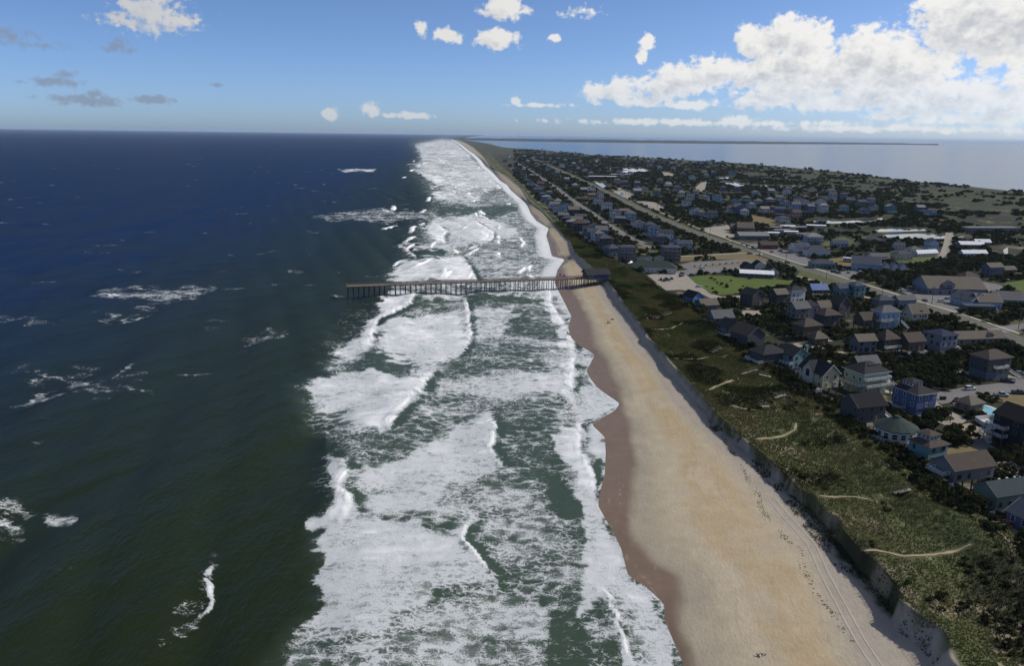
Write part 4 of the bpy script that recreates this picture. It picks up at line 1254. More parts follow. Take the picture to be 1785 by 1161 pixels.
def house(px, py, w, d, st, stilt, roof, wall, rc, label, rot=9.0, rise=None, name='house', cat='house', wins=True, fine=True, decks=(), stairs=(), chimney=None, cupola=None, dormer=None,
          enclosed=None, oh=.55, faces=('-y', '-x', '+x'), world=None, extra=None, base_z=None, ww=1.0, wh=1.4, piles=True, group=None, fascia=True, sh=2.8):
    x, y = world or G(px, py, GZ)
    z = GZ if base_z is None else base_z
    if y < 700 and cat == 'house':          # the village plots are turned off the shoreline
        rot += 12; d *= .82; w *= .93
        if stilt >= 1.0 and y < 430:
            stilt += 1.1
    e = thing(name, label, cat, (x, y, z), math.radians(rot), group)
    hb = st * sh; z1 = stilt + hb
    rise = rise if rise is not None else min(w, d) * .34
    c_, s_ = math.cos(math.radians(rot)), math.sin(math.radians(rot))
    fp = [(x + c_ * a - s_ * b, y + s_ * a + c_ * b) for a, b in ((-w / 2, -d / 2), (w / 2, -d / 2), (w / 2, d / 2), (-w / 2, d / 2))]
    FOOT.append((x, y, w, d, e, label)); EXCL.append((np.array(fp), 2.2))
    wm, rm = wallm(wall), roofm(rc)
    bright = wall in ('yellow', 'mint', 'white', 'cream', 'lblue', 'blue', 'purple')
    trim = M_TRIM if bright else M_DTRIM
    mb = MB()
    if roof in ('gx', 'gy'):
        gable_wall(mb, w, d, stilt, z1, rise, roof[1])
    else:
        mb.box(-w / 2, w / 2, -d / 2, d / 2, stilt, z1)
    mb.build('wall', wm, e)
    rb = MB()
    if roof in ('gx', 'gy'):
        gable_roof(rb, w, d, z1, rise, roof[1], oh)
    elif roof == 'hip':
        hip_roof(rb, w, d, z1 + .01, rise, oh)
    elif roof == 'flat':
        rb.box(-w / 2 - .2, w / 2 + .2, -d / 2 - .2, d / 2 + .2, z1 + .01, z1 + .35)
    ro = rb.build('roof', rm, e)
    if fascia and fine:
        if roof == 'hip':
            W2, D2 = w / 2 + oh + .02, d / 2 + oh + .02
            for bx in ((-W2, W2, -D2 - .03, -D2), (-W2, W2, D2, D2 + .03), (-W2 - .03, -W2, -D2, D2), (W2, W2 + .03, -D2, D2)):
                MB().box(*bx, z1 - .03, z1 + .18).build('fascia_board', trim, ro)
        elif roof in ('gx', 'gy'):
            ax = roof[1]; half, L = (w / 2, d / 2) if ax == 'y' else (d / 2, w / 2)
            sl = rise / half; zo = z1 - sl * oh + .12; zr = z1 + rise + .12; hw = half + oh; L += oh + .02
            for s in (-1, 1):
                for q in (-1, 1):
                    a, b = ((q * hw, s * L, zo), (0, s * L, zr)) if ax == 'y' else ((s * L, q * hw, zo), (s * L, 0, zr))
                    MB().bar(a, b, .06, .26).build('fascia_board', trim, ro)
    if stilt > .9:
        if enclosed:
            mb = MB(); mb.box(-w / 2 + .25, w / 2 - .25, -d / 2 + .25, d / 2 - .25, 0, stilt - .02); mb.build('ground_floor', wallm(enclosed), e)
        elif piles:
            nx, ny = max(int(w / 3.6), 1), max(int(d / 3.6), 1)
            pb = MB(); pb.box(-.16, .16, -.16, .16, 0, stilt - .01)
            pm = pb.mesh('piling'); pm.materials.append(M_PILE)
            for i in range(nx + 1):
                for j in range(ny + 1):
                    if i in (0, nx) or j == 0:
                        share('piling', pm, e, (-w / 2 + .3 + (w - .6) * i / nx, -d / 2 + .3 + (d - .6) * j / ny, 0))
    if wins:
        for f in faces:
            L = w if f[1] == 'y' else d
            n = max(int(L / 2.9), 1)
            for k in range(max(int(st + .12), 1)):
                for i in range(n):
                    u = -L / 2 + L * (i + .5) / n + random.uniform(-.15, .15)
                    if random.random() < .12:
                        continue
                    add_window(e, f, w, d, u, stilt + k * sh + 1.5, ww * random.choice([1, 1, 1.5, .8]), wh, fine, None if bright else M_DTRIM)
        db = MB(); dx, dy = on_face('-y', w, d, w * .18, .04)
        db.box(dx - .5, dx + .5, dy - .02, dy + .05, stilt + .02, stilt + 2.1)
        if fine:
            db.build('door', wallm('slate') if bright else wallm('tan'), e)
    for dk in decks:
        add_deck(e, w, d, *dk[:3], **(dk[3] if len(dk) > 3 else {}))
    for s in stairs:
        add_stair(e, *s)
    if chimney:
        cx, cy, cz = chimney
        cb = MB(); cb.box(cx - .5, cx + .5, cy - .5, cy + .5, z1 - .3, z1 + cz).box(cx - .62, cx + .62, cy - .62, cy + .62, z1 + cz, z1 + cz + .2)
        cb.build('chimney', wallm(wall if wall in ('yellow', 'teal', 'lblue') else 'grey'), ro)
    if cupola:
        cx, cy, cw, ch, cz = cupola
        cb = MB(); cb.box(cx - cw / 2, cx + cw / 2, cy - cw / 2, cy + cw / 2, z1 + cz, z1 + cz + ch)
        co_ = cb.build('cupola', wallm('white' if wall == 'blue' else wall), ro)
        hb_ = MB(); hip_roof(hb_, cw, cw, z1 + cz + ch + .01, cw * .22, .45, .16, cx, cy); hb_.build('cupola_roof', rm, ro)
        for f in ('-y', '-x', '+x'):
            for i in range(3):
                fm, pm = win_meshes(cw / 4.6, ch * .55)
                u = (i - 1) * cw / 3.1
                a, b = on_face(f, cw, cw, u)
                share('cupola_window', fm, ro, (cx + a, cy + b, z1 + cz + ch * .52), (0, 0, FROT[f]))
                share('cupola_pane', pm, ro, (cx + a, cy + b, z1 + cz + ch * .52), (0, 0, FROT[f]))
    if dormer:
        face, u, dw, dz = dormer
        fx, fy = on_face(face, w, d, u, -.6)
        dm = MB(); gable_wall(dm, dw, 3.2, dz, dz + 1.7, dw * .34, 'y')
        o1 = dm.build('dormer', wm, e, (fx, fy, 0)); o1.rotation_euler = (0, 0, FROT[face])
        off_ = {'-y': (0, 1.6), '+y': (0, -1.6), '-x': (1.6, 0), '+x': (-1.6, 0)}[face]
        o1.location = (fx + off_[0], fy + off_[1], 0)
        dr = MB(); gable_roof(dr, dw, 3.2, dz + 1.7, dw * .34, 'y', .35, .16); dr.build('dormer_roof', rm, o1)
        fm, pm = win_meshes(dw * .5, 1.1)
        o2 = share('dormer_window', fm, o1, (0, -1.6, dz + .9)); share('dormer_pane', pm, o1, (0, -1.605, dz + .9))
    if extra:
        extra(e, w, d, stilt, z1)
    return e


def xarch(e, w, d, stilt, z1):      # cross gable with a tall arched window on the seaward side
    mb = MB(); gable_wall(mb, 6.2, 5.0, stilt + .05, z1 + .2, 3.4, 'y')
    o1 = mb.build('cross_gable', wallm('cream'), e, (-w / 2 + 1.9, 1.2, 0)); o1.rotation_euler = (0, 0, FROT['-x'])
    rb = MB(); gable_roof(rb, 6.2, 5.0, z1 + .2, 3.4, 'y', .4, .2); rb.build('cross_gable_roof', roofm('char'), o1)
    fr = MB(); pn = MB()
    arch = [(1.1 * math.cos(a), 1.1 * math.sin(a)) for a in np.linspace(0, math.pi, 9)]
    fr.poly([(x, -2.56, z1 - .5 + z) for x, z in [(-1.35, -2.3), (1.35, -2.3)] + [(1.22 * x, 1.22 * z) for x, z in arch]])
    pn.poly([(x, -2.60, z1 - .5 + z) for x, z in [(-1.1, -2.1), (1.1, -2.1)] + arch])
    fr.build('arched_window', M_TRIM, o1); pn.build('arched_pane', M_GLASS, o1)


R = 9.0
house(1424, 684, 8.4, 16.5, 2, 2.8, 'gy', 'yellow', 'char', 'pale yellow gabled beach house with dark roof, on stilts behind the dune', rot=8, rise=3.7, chimney=(1.6, -3.0, 3.9), faces=('-y', '-x'), extra=xarch, enclosed=None, decks=[('-x', 2.8, 2.6)])
house(1506, 682, 13.5, 12.5, 1.4, 4.0, 'hip', 'mint', 'char', 'mint green house ringed by white-railed decks right of the yellow house', rot=10, rise=3.4, enclosed='mint', decks=[('-y', 4.0, 2.2), ('-x', 4.0, 2.2), ('+x', 4.0, 1.8), ('-y', 6.6, 1.6)], stairs=[((8.2, -6.0, 4.0), (11.5, -9.5, .2))], cupola=(0.5, 0, 4.2, 1.5, .9), oh=.8)
house(1590, 714, 10, 14, 2, 1.2, 'hip', 'blue', 'char', 'deep blue house with a white-windowed roof cupola', rot=9, rise=2.2, cupola=(0, 1.5, 4.6, 1.7, 1.3), enclosed='blue', faces=('-y', '+x', '-x'), decks=[('-x', 1.2, 2.5, dict(frac=.5, u0=2))])
house(1500, 746, 12, 11, 2, 2.8, 'gx', 'dgrey', 'black', 'dark shadowed house with a slanting white stair below the mint house', rot=4, rise=3.2, stairs=[((6.8, -3, 5.6), (11.5, -8, .3))], decks=[('-x', 2.8, 2.4), ('-y', 2.8, 1.6)])
house(1612, 818, 8.6, 8.6, 2, 2.2, 'hip', 'teal', 'brown', 'square teal house with a two-tier brown hipped roof', rot=12, rise=2.0, cupola=(0, .3, 4.4, 1.6, 1.1), enclosed='teal', decks=[('-x', 2.2, 2.6)], faces=('-y', '-x', '+x'))
house(1672, 851, 15.5, 10, 1.35, 3.2, 'gx', 'grey', 'brown', 'grey shingled house with a broad brown gable roof on tall stilts', rot=6, rise=2.8, decks=[('-x', 3.2, 4.0), ('-x', 6.0, 2.6, dict(frac=.6))], faces=('-y', '-x', '+x'), extra=None)


def vents(e, w, d, stilt, z1):
    for k in range(3):
        mb = MB(); mb.box(-.3, .3, -.2, .2, 0, .5); mb.build('roof_vent', M_TRIM, e, (-1.5 + k * 2.6, .6, z1 + 2.15))


house(1742, 897, 13, 9, 1.5, 2.4, 'gx', 'green', 'dteal', 'low dark green house with three white roof vents', rot=4, rise=2.4, extra=vents, decks=[('-x', 2.4, 3.6)])


def red_table(e, w, d, stilt, z1):
    mb = MB(); mb.box(-1.5, 1.5, -.9, .9, 0, .12).box(-1.2, -1, -.6, -.4, -.75, 0).box(1, 1.2, .4, .6, -.75, 0)
    mb.build('red_table', plain('red_cloth', (.34, .09, .08), .8), e, (-w / 2 - 2.2, 3.2, stilt + 2.8 + .75))


house(1800, 950, 10, 11, 2, 1.2, 'gy', 'purple', 'slate', 'violet blue house with white deck and red table at the right edge', rot=8, rise=2.6, enclosed='purple', decks=[('-x', 4.0, 4.2, dict(m=M_TRIM)), ('-x', 1.2, 2.0)], extra=red_table, faces=('-y', '-x'))
house(1778, 776, 12, 16, 2, 3.0, 'gy', 'black', 'black', 'black-roofed dark house beside the pools at the right edge', rot=8, rise=3.2, decks=[('-x', 3.0, 2.4, dict(frac=.5, u0=4)), ('-x', 5.8, 2.4, dict(frac=.5, u0=4))], stairs=[((-7.8, 3, 5.8), (-7.8, 9, 3.0)), ((-8.8, 9, 3.0), (-8.8, 4, .2))], enclosed='black')
house(1688, 714, 8.5, 7.5, 1, .3, 'hip', 'tan', 'tan', 'small tan-roofed pool house next to the long pool', rot=14, rise=2.4, piles=False)
house(1722, 656, 14, 11, 2, 2.4, 'hip', 'dgrey', 'brown', 'brown-roofed house with white dormer and side stair near the parked cars', rot=8, rise=2.8, dormer=('-y', .6, 3.6, 6.2), decks=[('-y', 5.2, 1.8, dict(frac=.5))], stairs=[((7.6, -3.5, 2.6), (10.0, -7.5, .2))], enclosed='slate')
house(1636, 609, 11, 13, 2, 1.4, 'hip', 'lav', 'navy', 'lavender house with dark blue hipped roof and a row of white windows', rot=8, rise=2.0, enclosed='lav')
house(1700, 599, 27, 9.5, 1.1, .6, 'gx', 'tan', 'tan', 'long low tan house with tan roof below the highway', rot=-3, rise=2.8, dormer=('-y', 5, 3.4, 3.2))
house(1584, 617, 10, 10, 1.6, 1.6, 'gx', 'brown', 'brown', 'brown gabled house with porch left of the lavender house', rot=6, rise=3.2, decks=[('-y', 1.6, 1.8)])
house(1541, 617, 9.5, 9.5, 2, 1.4, 'hip', 'brown', 'brown', 'square brown house with pointed hipped roof', rot=9, rise=3.6, decks=[('-y', 4.2, 1.4)])
house(1502, 619, 10, 8, 2, 1.0, 'gx', 'slate', 'tan', 'slate house with pale blue window bays under a tan roof', rot=0, rise=2.4, ww=1.5, wh=1.8)
house(1506, 644, 11.5, 7.5, 1.1, .5, 'gx', 'brown', 'grey', 'low house with plain grey roof above the yellow house', rot=5, rise=2.6)
house(1541, 574, 12.5, 9.5, 2.3, 2.6, 'hip', 'lblue', 'grey', 'tall pale blue house with white stair, brightest in the village', rot=2, rise=2.8, enclosed='lblue', dormer=('-y', -2.5, 3.4, 8.0), decks=[('-x', 5.4, 2.4), ('-y', 5.4, 1.8, dict(frac=.5, u0=-3))], stairs=[((5.2, -5.6, 5.4), (9.2, -9.6, .2))])
house(1594, 562, 11, 9, 1.2, 1.6, 'gx', 'cream', 'tan', 'cream cottage with steep tan roof right of the pale blue house', rot=2, rise=4.4, dormer=('-y', .6, 4.4, 4.2), decks=[('-x', 3.0, 2.0, dict(frac=.6))])
house(1506, 575, 8.5, 10, 1.4, 1.4, 'gx', 'brown', 'brown', 'brown-roofed house tucked left of the pale blue house', rot=4, rise=3.2)
house(1574, 537, 12.5, 8, 1.8, .6, 'gx', 'lav', 'grey', 'white-walled house with grey gable roof just below the highway', rot=0, rise=2.2)
house(1537, 538, 11, 8, 1.8, .6, 'hip', 'grey', 'slate', 'grey house with slate roof below the highway', rot=4, rise=2.4)
house(1490, 518, 9, 10, 2.4, 1.4, 'hip', 'teal', 'slate', 'tall teal house with hipped roof beside the highway', rot=6, rise=2.2, enclosed='teal')
house(1466, 518, 9, 8, 1.8, 1.4, 'gx', 'teal', 'slate', 'lower teal wing attached left of the tall teal house', rot=6, rise=2.2, enclosed='teal')
house(1424, 518, 11, 9, 1.2, 2.2, 'gx', 'brown', 'bluemetal', 'brown house under a bright blue metal roof', rot=-6, rise=3.0, decks=[('-y', 2.2, 2.2)])
house(1383, 528, 11, 9, 2.5, 1.2, 'hip', 'white', 'char', 'tall white house with dark roof at the corner of the lawn', rot=8, rise=2.4, enclosed='grey')
house(1356, 531, 8.5, 9, 2, 1.6, 'gx', 'dgrey', 'tan', 'dark house with tan roof left of the tall white house', rot=6, rise=2.6)
house(1310, 533, 10, 13, 2.2, 1.2, 'gy', 'dgrey', 'char', 'charcoal gabled house at the foot of the lawn', rot=14, rise=3.2, enclosed='dgrey')
house(1207, 538, 8.2, 11, 2.2, 1.4, 'gy', 'brightblue', 'black', 'bright blue gabled house nearest the gravel car park', rot=16, rise=3.0, enclosed='slate', decks=[('-x', 4.2, 2)])
house(1231, 548, 11, 9, 1.6, 1.8, 'gx', 'slate', 'tan', 'dark house with split tan roof right of the bright blue house', rot=6, rise=2.8)
house(1254, 578, 12, 9, 2, 1.6, 'gx', 'slate', 'grey', 'dark slate house with grey roof in the beachfront row', rot=4, rise=3.2, decks=[('-x', 4.2, 2.2)])
house(1272, 598, 9, 12, 2, 2.0, 'gy', 'navy' if 'navy' in WALLC else 'slate', 'char', 'dark house with white balcony rails in the beachfront row', rot=8, rise=3.2, decks=[('-x', 4.8, 2.2), ('-x', 2.0, 2.2)])
house(1302, 610, 11, 14, 2.2, 1.4, 'gy', 'dgrey', 'brown', 'large dark brown-roofed house with blank gable toward the camera', rot=12, rise=3.8, wins=False)
house(1336, 645, 13, 11, 2, 2.0, 'hip', 'dgrey', 'char', 'big black house with white stair rails left of the small teal house', rot=10, rise=2.6, decks=[('-x', 2.0, 2.4), ('-x', 4.8, 2.4)], stairs=[((3, 6, 7.5), (8, 1, 4.6))])
house(1379, 648, 9, 11, 2, 2.0, 'gy', 'teal', 'char', 'small teal gabled house with chimney left of the yellow house', rot=14, rise=2.8, chimney=(3.2, -4.2, 3.6), enclosed='slate', decks=[('-x', 2.0, 2.0), ('-x', 4.8, 1.8)])
for i, q in enumerate([(1390, 560, 10, 9, 2, 1.4, 'gx', 'grey', 'grey', 'grey house with pale roof deck in the middle of the village'), (1408, 556, 8, 8, 2.4, 1.2, 'hip', 'lav', 'char', 'narrow pale lavender house in the middle of the village'),
                       (1432, 552, 8, 9, 1.8, 1.2, 'gx', 'tan', 'tan', 'tan house with tan roof behind the narrow lavender house'), (1462, 552, 9, 9, 2.4, 1.2, 'gy', 'dgrey', 'brown', 'tall dark house with steep brown gable below the teal house'),
                       (1440, 572, 11, 10, 2, 1.2, 'hip', 'dgrey', 'brown', 'dark house with brown hipped roof in the shaded thicket'), (1405, 590, 12, 10, 1.8, 1.2, 'hip', 'brown', 'brown', 'brown hipped house above the pale turning circle'),
                       (1425, 600, 8, 7, 1, .6, 'hip', 'brown', 'tan', 'small tan-roofed annex above the pale turning circle')]):
    house(*q, rise=3.0 if i != 3 else 4.2, rot=[8, 2, 4, 12, 6, 10, 3][i])


# round house on stilts
def round_house():
    x, y = G(1557, 781, GZ)
    e = thing('round_house', 'white round house with conical grey-green roof and curved deck', 'house', (x, y, GZ), 0.2)
    e.scale = (1, 1, 1.25)
    FOOT.append((x, y, 15, 15, e, 'round house')); K = 14; r = 5.9
    EXCL.append((np.array([(x + 9 * math.cos(a), y + 9 * math.sin(a)) for a in np.linspace(0, 6.28, 10)[:-1]]), 1.0))
    ring = lambda rr: [(rr * math.cos(2 * math.pi * (i + .5) / K), rr * math.sin(2 * math.pi * (i + .5) / K)) for i in range(K)]
    MB().prism(ring(r), 3.0, 5.9).build('wall', wallm('white'), e)
    rb = MB(); rb.prism(ring(r + 1.0), 5.92, 6.1); rb.prism(ring(r + 1.0), 6.1, 8.5, ring(1.2)); rb.prism(ring(1.3), 8.5, 8.9, ring(.9))
    ro = rb.build('roof', roofm('green'), e)
    for i in range(0, K, 2):
        a = 2 * math.pi * (i + .5) / K
        MB().box(-.15, .15, -.15, .15, 0, 2.98).build('piling', M_PILE, e, (5.1 * math.cos(a), 5.1 * math.sin(a), 0))
    for i in range(K):
        a = 2 * math.pi * (i + 1) / K; rr = r * math.cos(math.pi / K)
        fm, pm = win_meshes(1.5, 1.3)
        o1 = share('window', fm, e, (rr * math.cos(a), rr * math.sin(a), 4.5), (0, 0, a + math.pi / 2)); share('pane', pm, o1)
    for s0, s1 in ((-.9, .55), (2.7, 4.0)):
        pts = [(8.0 * math.cos(a), 8.0 * math.sin(a)) for a in np.linspace(s0, s1, 9)]
        inn = [(r * math.cos(a), r * math.sin(a)) for a in np.linspace(s1, s0, 9)]
        d_ = MB().prism(pts + inn, 2.75, 2.98).build('deck', M_DECK, e)
        rl = MB(); railing(rl, pts, 3.0, 1.0, 1.2); rl.build('railing', M_TRIM, d_)


round_house()

# ---- restaurant, towers, shops
house(1137, 474, 34, 13, 1.25, .4, 'hip', 'white', 'green', 'long white restaurant with grey-green hipped roof behind the pier', name='restaurant', cat='restaurant', rot=-7, rise=4.6, faces=('-y',), ww=.9, wh=.9, piles=False, oh=.8)


def tent():
    x, y = G(1112, 467, GZ)
    e = thing('event_tent', 'white ribbed party tent left of the long white restaurant', 'tent', (x, y, GZ), math.radians(-20))
    EXCL.append((np.array([(x - 9, y - 7), (x + 9, y - 7), (x + 9, y + 7), (x - 9, y + 7)]), 1))
    mc = plain('white_canvas', (.66, .67, .68), .7)
    for k in range(4):
        x0 = -8 + k * 4
        b = MB(); hip_roof(b, 3.7, 9, 3.0, 1.7, .1, .1, x0 + 2, 0); b.build('canvas_bay', mc, e)
        for yy_ in (-4.4, 4.4):
            MB().box(x0 - .07, x0 + .07, yy_ - .07, yy_ + .07, 0, 3).build('tent_pole', M_TRIM, e)
    MB().box(-8, 8, 4.4, 4.5, .3, 3.0).build('back_curtain', mc, e)


tent()
for q in ((1117, 459, 6, 6, 'first small white cottage with green roof behind the restaurant, leftmost'), (1129, 458, 6, 6, 'second small white cottage with green roof behind the restaurant'), (1148, 458, 7, 6, 'third small white cottage with green roof behind the restaurant, rightmost')):
    house(*q[:4], 1.3, .4, 'hip', 'white', 'green', q[4], rot=-7, rise=1.8, name='cottage', cat='cottage')


def balconies(e, w, d, stilt, z1):
    for k in range(1, 5):
        add_deck(e, w, d, '-y', stilt + k * 2.8 - 2.75 + .0, 1.6, .92, posts=False, m=M_GREYT, rm=M_GREYT)


house(1092, 458, 12, 11, 4.5, .5, 'hip', 'grey', 'slate', 'grey apartment tower with open balconies, nearer the beach', name='apartment_tower', cat='apartment', rot=4, rise=1.2, extra=balconies, oh=.3)
house(1168, 455, 14, 12, 4, .5, 'hip', 'grey', 'slate', 'grey apartment tower with open balconies, nearer the highway', name='apartment_tower', cat='apartment', rot=2, rise=1.2, extra=balconies, oh=.3)
house(1066, 449, 11, 12, 2.4, 1.6, 'hip', 'slate', 'slate', 'dark slate house left of the beachside apartment tower', rise=3)
house(1318, 482, 23, 13, 1, .2, 'gx', 'slate', 'white', 'shop with a wide white metal roof beside the lawn', name='shop', cat='shop', rot=-14, rise=1.6, piles=False)
house(1302, 473, 8, 8, 1.3, .2, 'gy', 'dgrey', 'black', 'small black-roofed building behind the white-roofed shop', name='shop', cat='shop', rot=8, rise=3, piles=False)
house(1321, 471, 8, 8, 1.4, .2, 'gy', 'white', 'black', 'black-roofed building with white gable behind the white-roofed shop', name='shop', cat='shop', rot=4, rise=3.2, piles=False)
house(1342, 481, 9, 10, 1.2, .2, 'gy', 'white', 'black', 'black-roofed building right of the white-roofed shop', name='shop', cat='shop', rot=6, rise=3, piles=False)
house(1652, 508, 36, 26, 1.4, .2, 'gx', 'lav', 'tan', 'large shop with big tan roof across the highway', name='shop', cat='shop', rot=-5, rise=6.0, piles=False, dormer=('-y', -5, 7, 5.0), wh=1.6)
house(1690, 531, 17, 14, 1.4, .2, 'gy', 'lblue', 'slate', 'blue gabled shop with slate roof across the highway', name='shop', cat='shop', rot=24, rise=4, piles=False)
house(1715, 534, 13, 15, 1.4, .2, 'gx', 'lblue', 'tan', 'pale blue shop with tan roof beside the blue gabled shop', name='shop', cat='shop', rot=-4, rise=4, piles=False)
house(1704, 541, 17, 8, 1.0, .2, 'flat', 'slate', 'slate', 'flat-roofed front wing of the blue shops', name='shop', cat='shop', rot=-4, piles=False)
house(1778, 530, 34, 14, 1.2, .2, 'gx', 'teal', 'grey', 'long pale-roofed shed at the right edge across the highway', name='shed', cat='shed', rot=-10, rise=4, piles=False)
house(1728, 482, 13, 10, 2.6, .4, 'gx', 'slate', 'tan', 'dark house with sunlit tan roof among trees at upper right', rot=2, rise=2.6, piles=False)
house(1755, 476, 11, 8, 1, .4, 'gx', 'brown', 'tan', 'low cottage with bare tan roof at upper right', rot=2, rise=2.2, piles=False)
house(1686, 488, 13, 10, 1, .4, 'hip', 'brown', 'brown', 'brown hipped house behind the large tan-roofed shop', rot=4, rise=2.8, piles=False)
house(1508, 469, 20, 22, 1.7, .3, 'gx', 'lblue', 'slate', 'large slate-roofed shop with pale gable front', name='shop', cat='shop', rot=-22, rise=5, piles=False)


def sawtooth(e, w, d, stilt, z1):
    for k in range(3):
        mb = MB(); gable_wall(mb, 5, 6, stilt, z1 + .6, 2.8, 'y'); g_ = mb.build('gable_bay', wallm('white'), e, (-6 + 6 * k, -4, 0))
        rb = MB(); gable_roof(rb, 5, 6, z1 + .6, 2.8, 'y', .3); rb.build('gable_bay_roof', roofm('lgrey'), g_)


house(1553, 472, 19, 7, 1.2, .3, 'flat', 'white', 'lgrey', 'white building with three sharp gables in a row', name='shop', cat='shop', rot=-4, piles=False, extra=sawtooth, wins=False)
house(1432, 466, 18, 11, 1.2, .2, 'hip', 'teal', 'slate', 'low teal shop with slate hipped roof by the highway', name='shop', cat='shop', rot=-8, rise=3, piles=False)
house(1489, 457, 17, 4.2, .9, .6, 'flat', 'cream', 'white', 'long white mobile home beside the brown plot', name='mobile_home', cat='mobile home', rot=-24, piles=False)
house(1422, 446, 20, 12, 1.7, .3, 'hip', 'white', 'slate', 'white lodge with rows of windows and slate roof', name='lodge', cat='lodge', rot=-2, rise=3.4, piles=False)
house(1392, 440, 16, 12, 1.8, .3, 'gx', 'white', 'slate', 'white building with slate roof left of the lodge', rot=0, rise=3.2, piles=False)
house(1416, 424, 15, 11, 2.4, .6, 'hip', 'lblue', 'lgrey', 'pale blue porch house with grey roof, three storeys', rot=2, rise=2.6, piles=False, decks=[('-y', 3.4, 2), ('-y', 6.2, 2)])
house(1310, 416, 30, 15, 1.3, .2, 'gx', 'grey', 'lgrey', 'warehouse with wide pale grey metal roof', name='warehouse', cat='warehouse', rot=4, rise=3, piles=False)
house(1298, 402, 17, 14, 1.3, .2, 'gx', 'tan', 'tan', 'tan chapel with steep roof behind the warehouse', name='chapel', cat='chapel', rot=-6, rise=5.2, piles=False)
house(1283, 401, 12, 11, 1, .2, 'gx', 'tan', 'tan', 'tan hall attached left of the chapel', name='hall', cat='hall', rot=-6, rise=4, piles=False)
house(1338, 433, 15, 11, 1.3, .2, 'gx', 'red', 'brown', 'reddish brown shop beside the highway forecourt', name='shop', cat='shop', rot=0, rise=2.6, piles=False)
house(1192, 436, 12, 9, 2, .6, 'gx', 'lblue', 'slate', 'pale blue house with slate roof below the highway, left of the tower', rot=2, rise=2.8)
house(1178, 433, 9, 10, 2, .6, 'gy', 'white', 'slate', 'white gabled house touching the pale blue house', rot=8, rise=3.2)
house(1150, 425, 11, 9, 2.4, .8, 'hip', 'slate', 'slate', 'slate blue house above the highway tower', rise=2.6)
house(1112, 400, 13, 11, 2.4, .8, 'hip', 'white', 'slate', 'white two-storey house on the near side of the highway', rise=3, dormer=('-y', 0, 4, 6.5))
house(1132, 403, 12, 10, 2.4, .8, 'hip', 'lav', 'slate', 'lavender house right beside the white two-storey one', rise=2.6)
for q in ((1528, 455, 15, 9, 1.4, 'gx', 'white', 'grey', 'white house with grey roof behind the slate-roofed shop'), (1571, 452, 16, 11, 1.6, 'hip', 'cream', 'slate', 'cream house with dark roof on the green plot'), (1592, 442, 10, 9, 1.4, 'hip', 'white', 'grey', 'small white house with rounded grey roof'),
          (1613, 446, 24, 6, .9, 'gx', 'white', 'white', 'long white-roofed trailer on the green plot'), (1622, 437, 9, 9, 2.8, 'gy', 'lblue', 'slate', 'tall narrow pale blue house near the sandy lane'), (1690, 432, 22, 10, 1.2, 'gx', 'grey', 'white', 'house with bright white porch roof right of the lane'),
          (1710, 428, 14, 8, 1.2, 'gx', 'grey', 'white', 'house with small white roof right of the lane'), (1695, 448, 24, 8, 1.2, 'gx', 'lblue', 'white', 'low house with long white roof edge right of the lane'), (1525, 424, 13, 8, 1, 'hip', 'lblue', 'slate', 'pale blue bungalow near the long pond'),
          (1566, 434, 9, 7, 1.2, 'gx', 'white', 'slate', 'small white cottage below the long pond'), (1462, 430, 14, 8, 1.2, 'gx', 'lblue', 'slate', 'pale blue cottage left of the long pond'), (1725, 404, 60, 12, 1.6, 'flat', 'grey', 'lgrey', 'very long pale grey building beyond the ponds')):
    house(*q[:5], .4, q[5], q[6], q[7], q[8], rot=random.uniform(-6, 8), rise=2.4, piles=False, fine=False, faces=('-y', '-x'))
ORD = 'first second third fourth fifth sixth seventh eighth ninth tenth eleventh twelfth thirteenth fourteenth fifteenth sixteenth seventeenth eighteenth nineteenth twentieth'.split()
TENS = ['', '', 'twenty', 'thirty', 'forty', 'fifty', 'sixty', 'seventy', 'eighty', 'ninety']


def ordw(i):
    if i < 20:
        return ORD[i]
    n = i + 1
    if n >= 100:
        return 'hundredth' if n == 100 else ('hundred-and-' + ordw(n - 101))
    return {2: 'twentieth', 3: 'thirtieth', 4: 'fortieth', 5: 'fiftieth', 6: 'sixtieth', 7: 'seventieth', 8: 'eightieth', 9: 'ninetieth'}[n // 10] if n % 10 == 0 else TENS[n // 10] + '-' + ORD[n % 10 - 1]


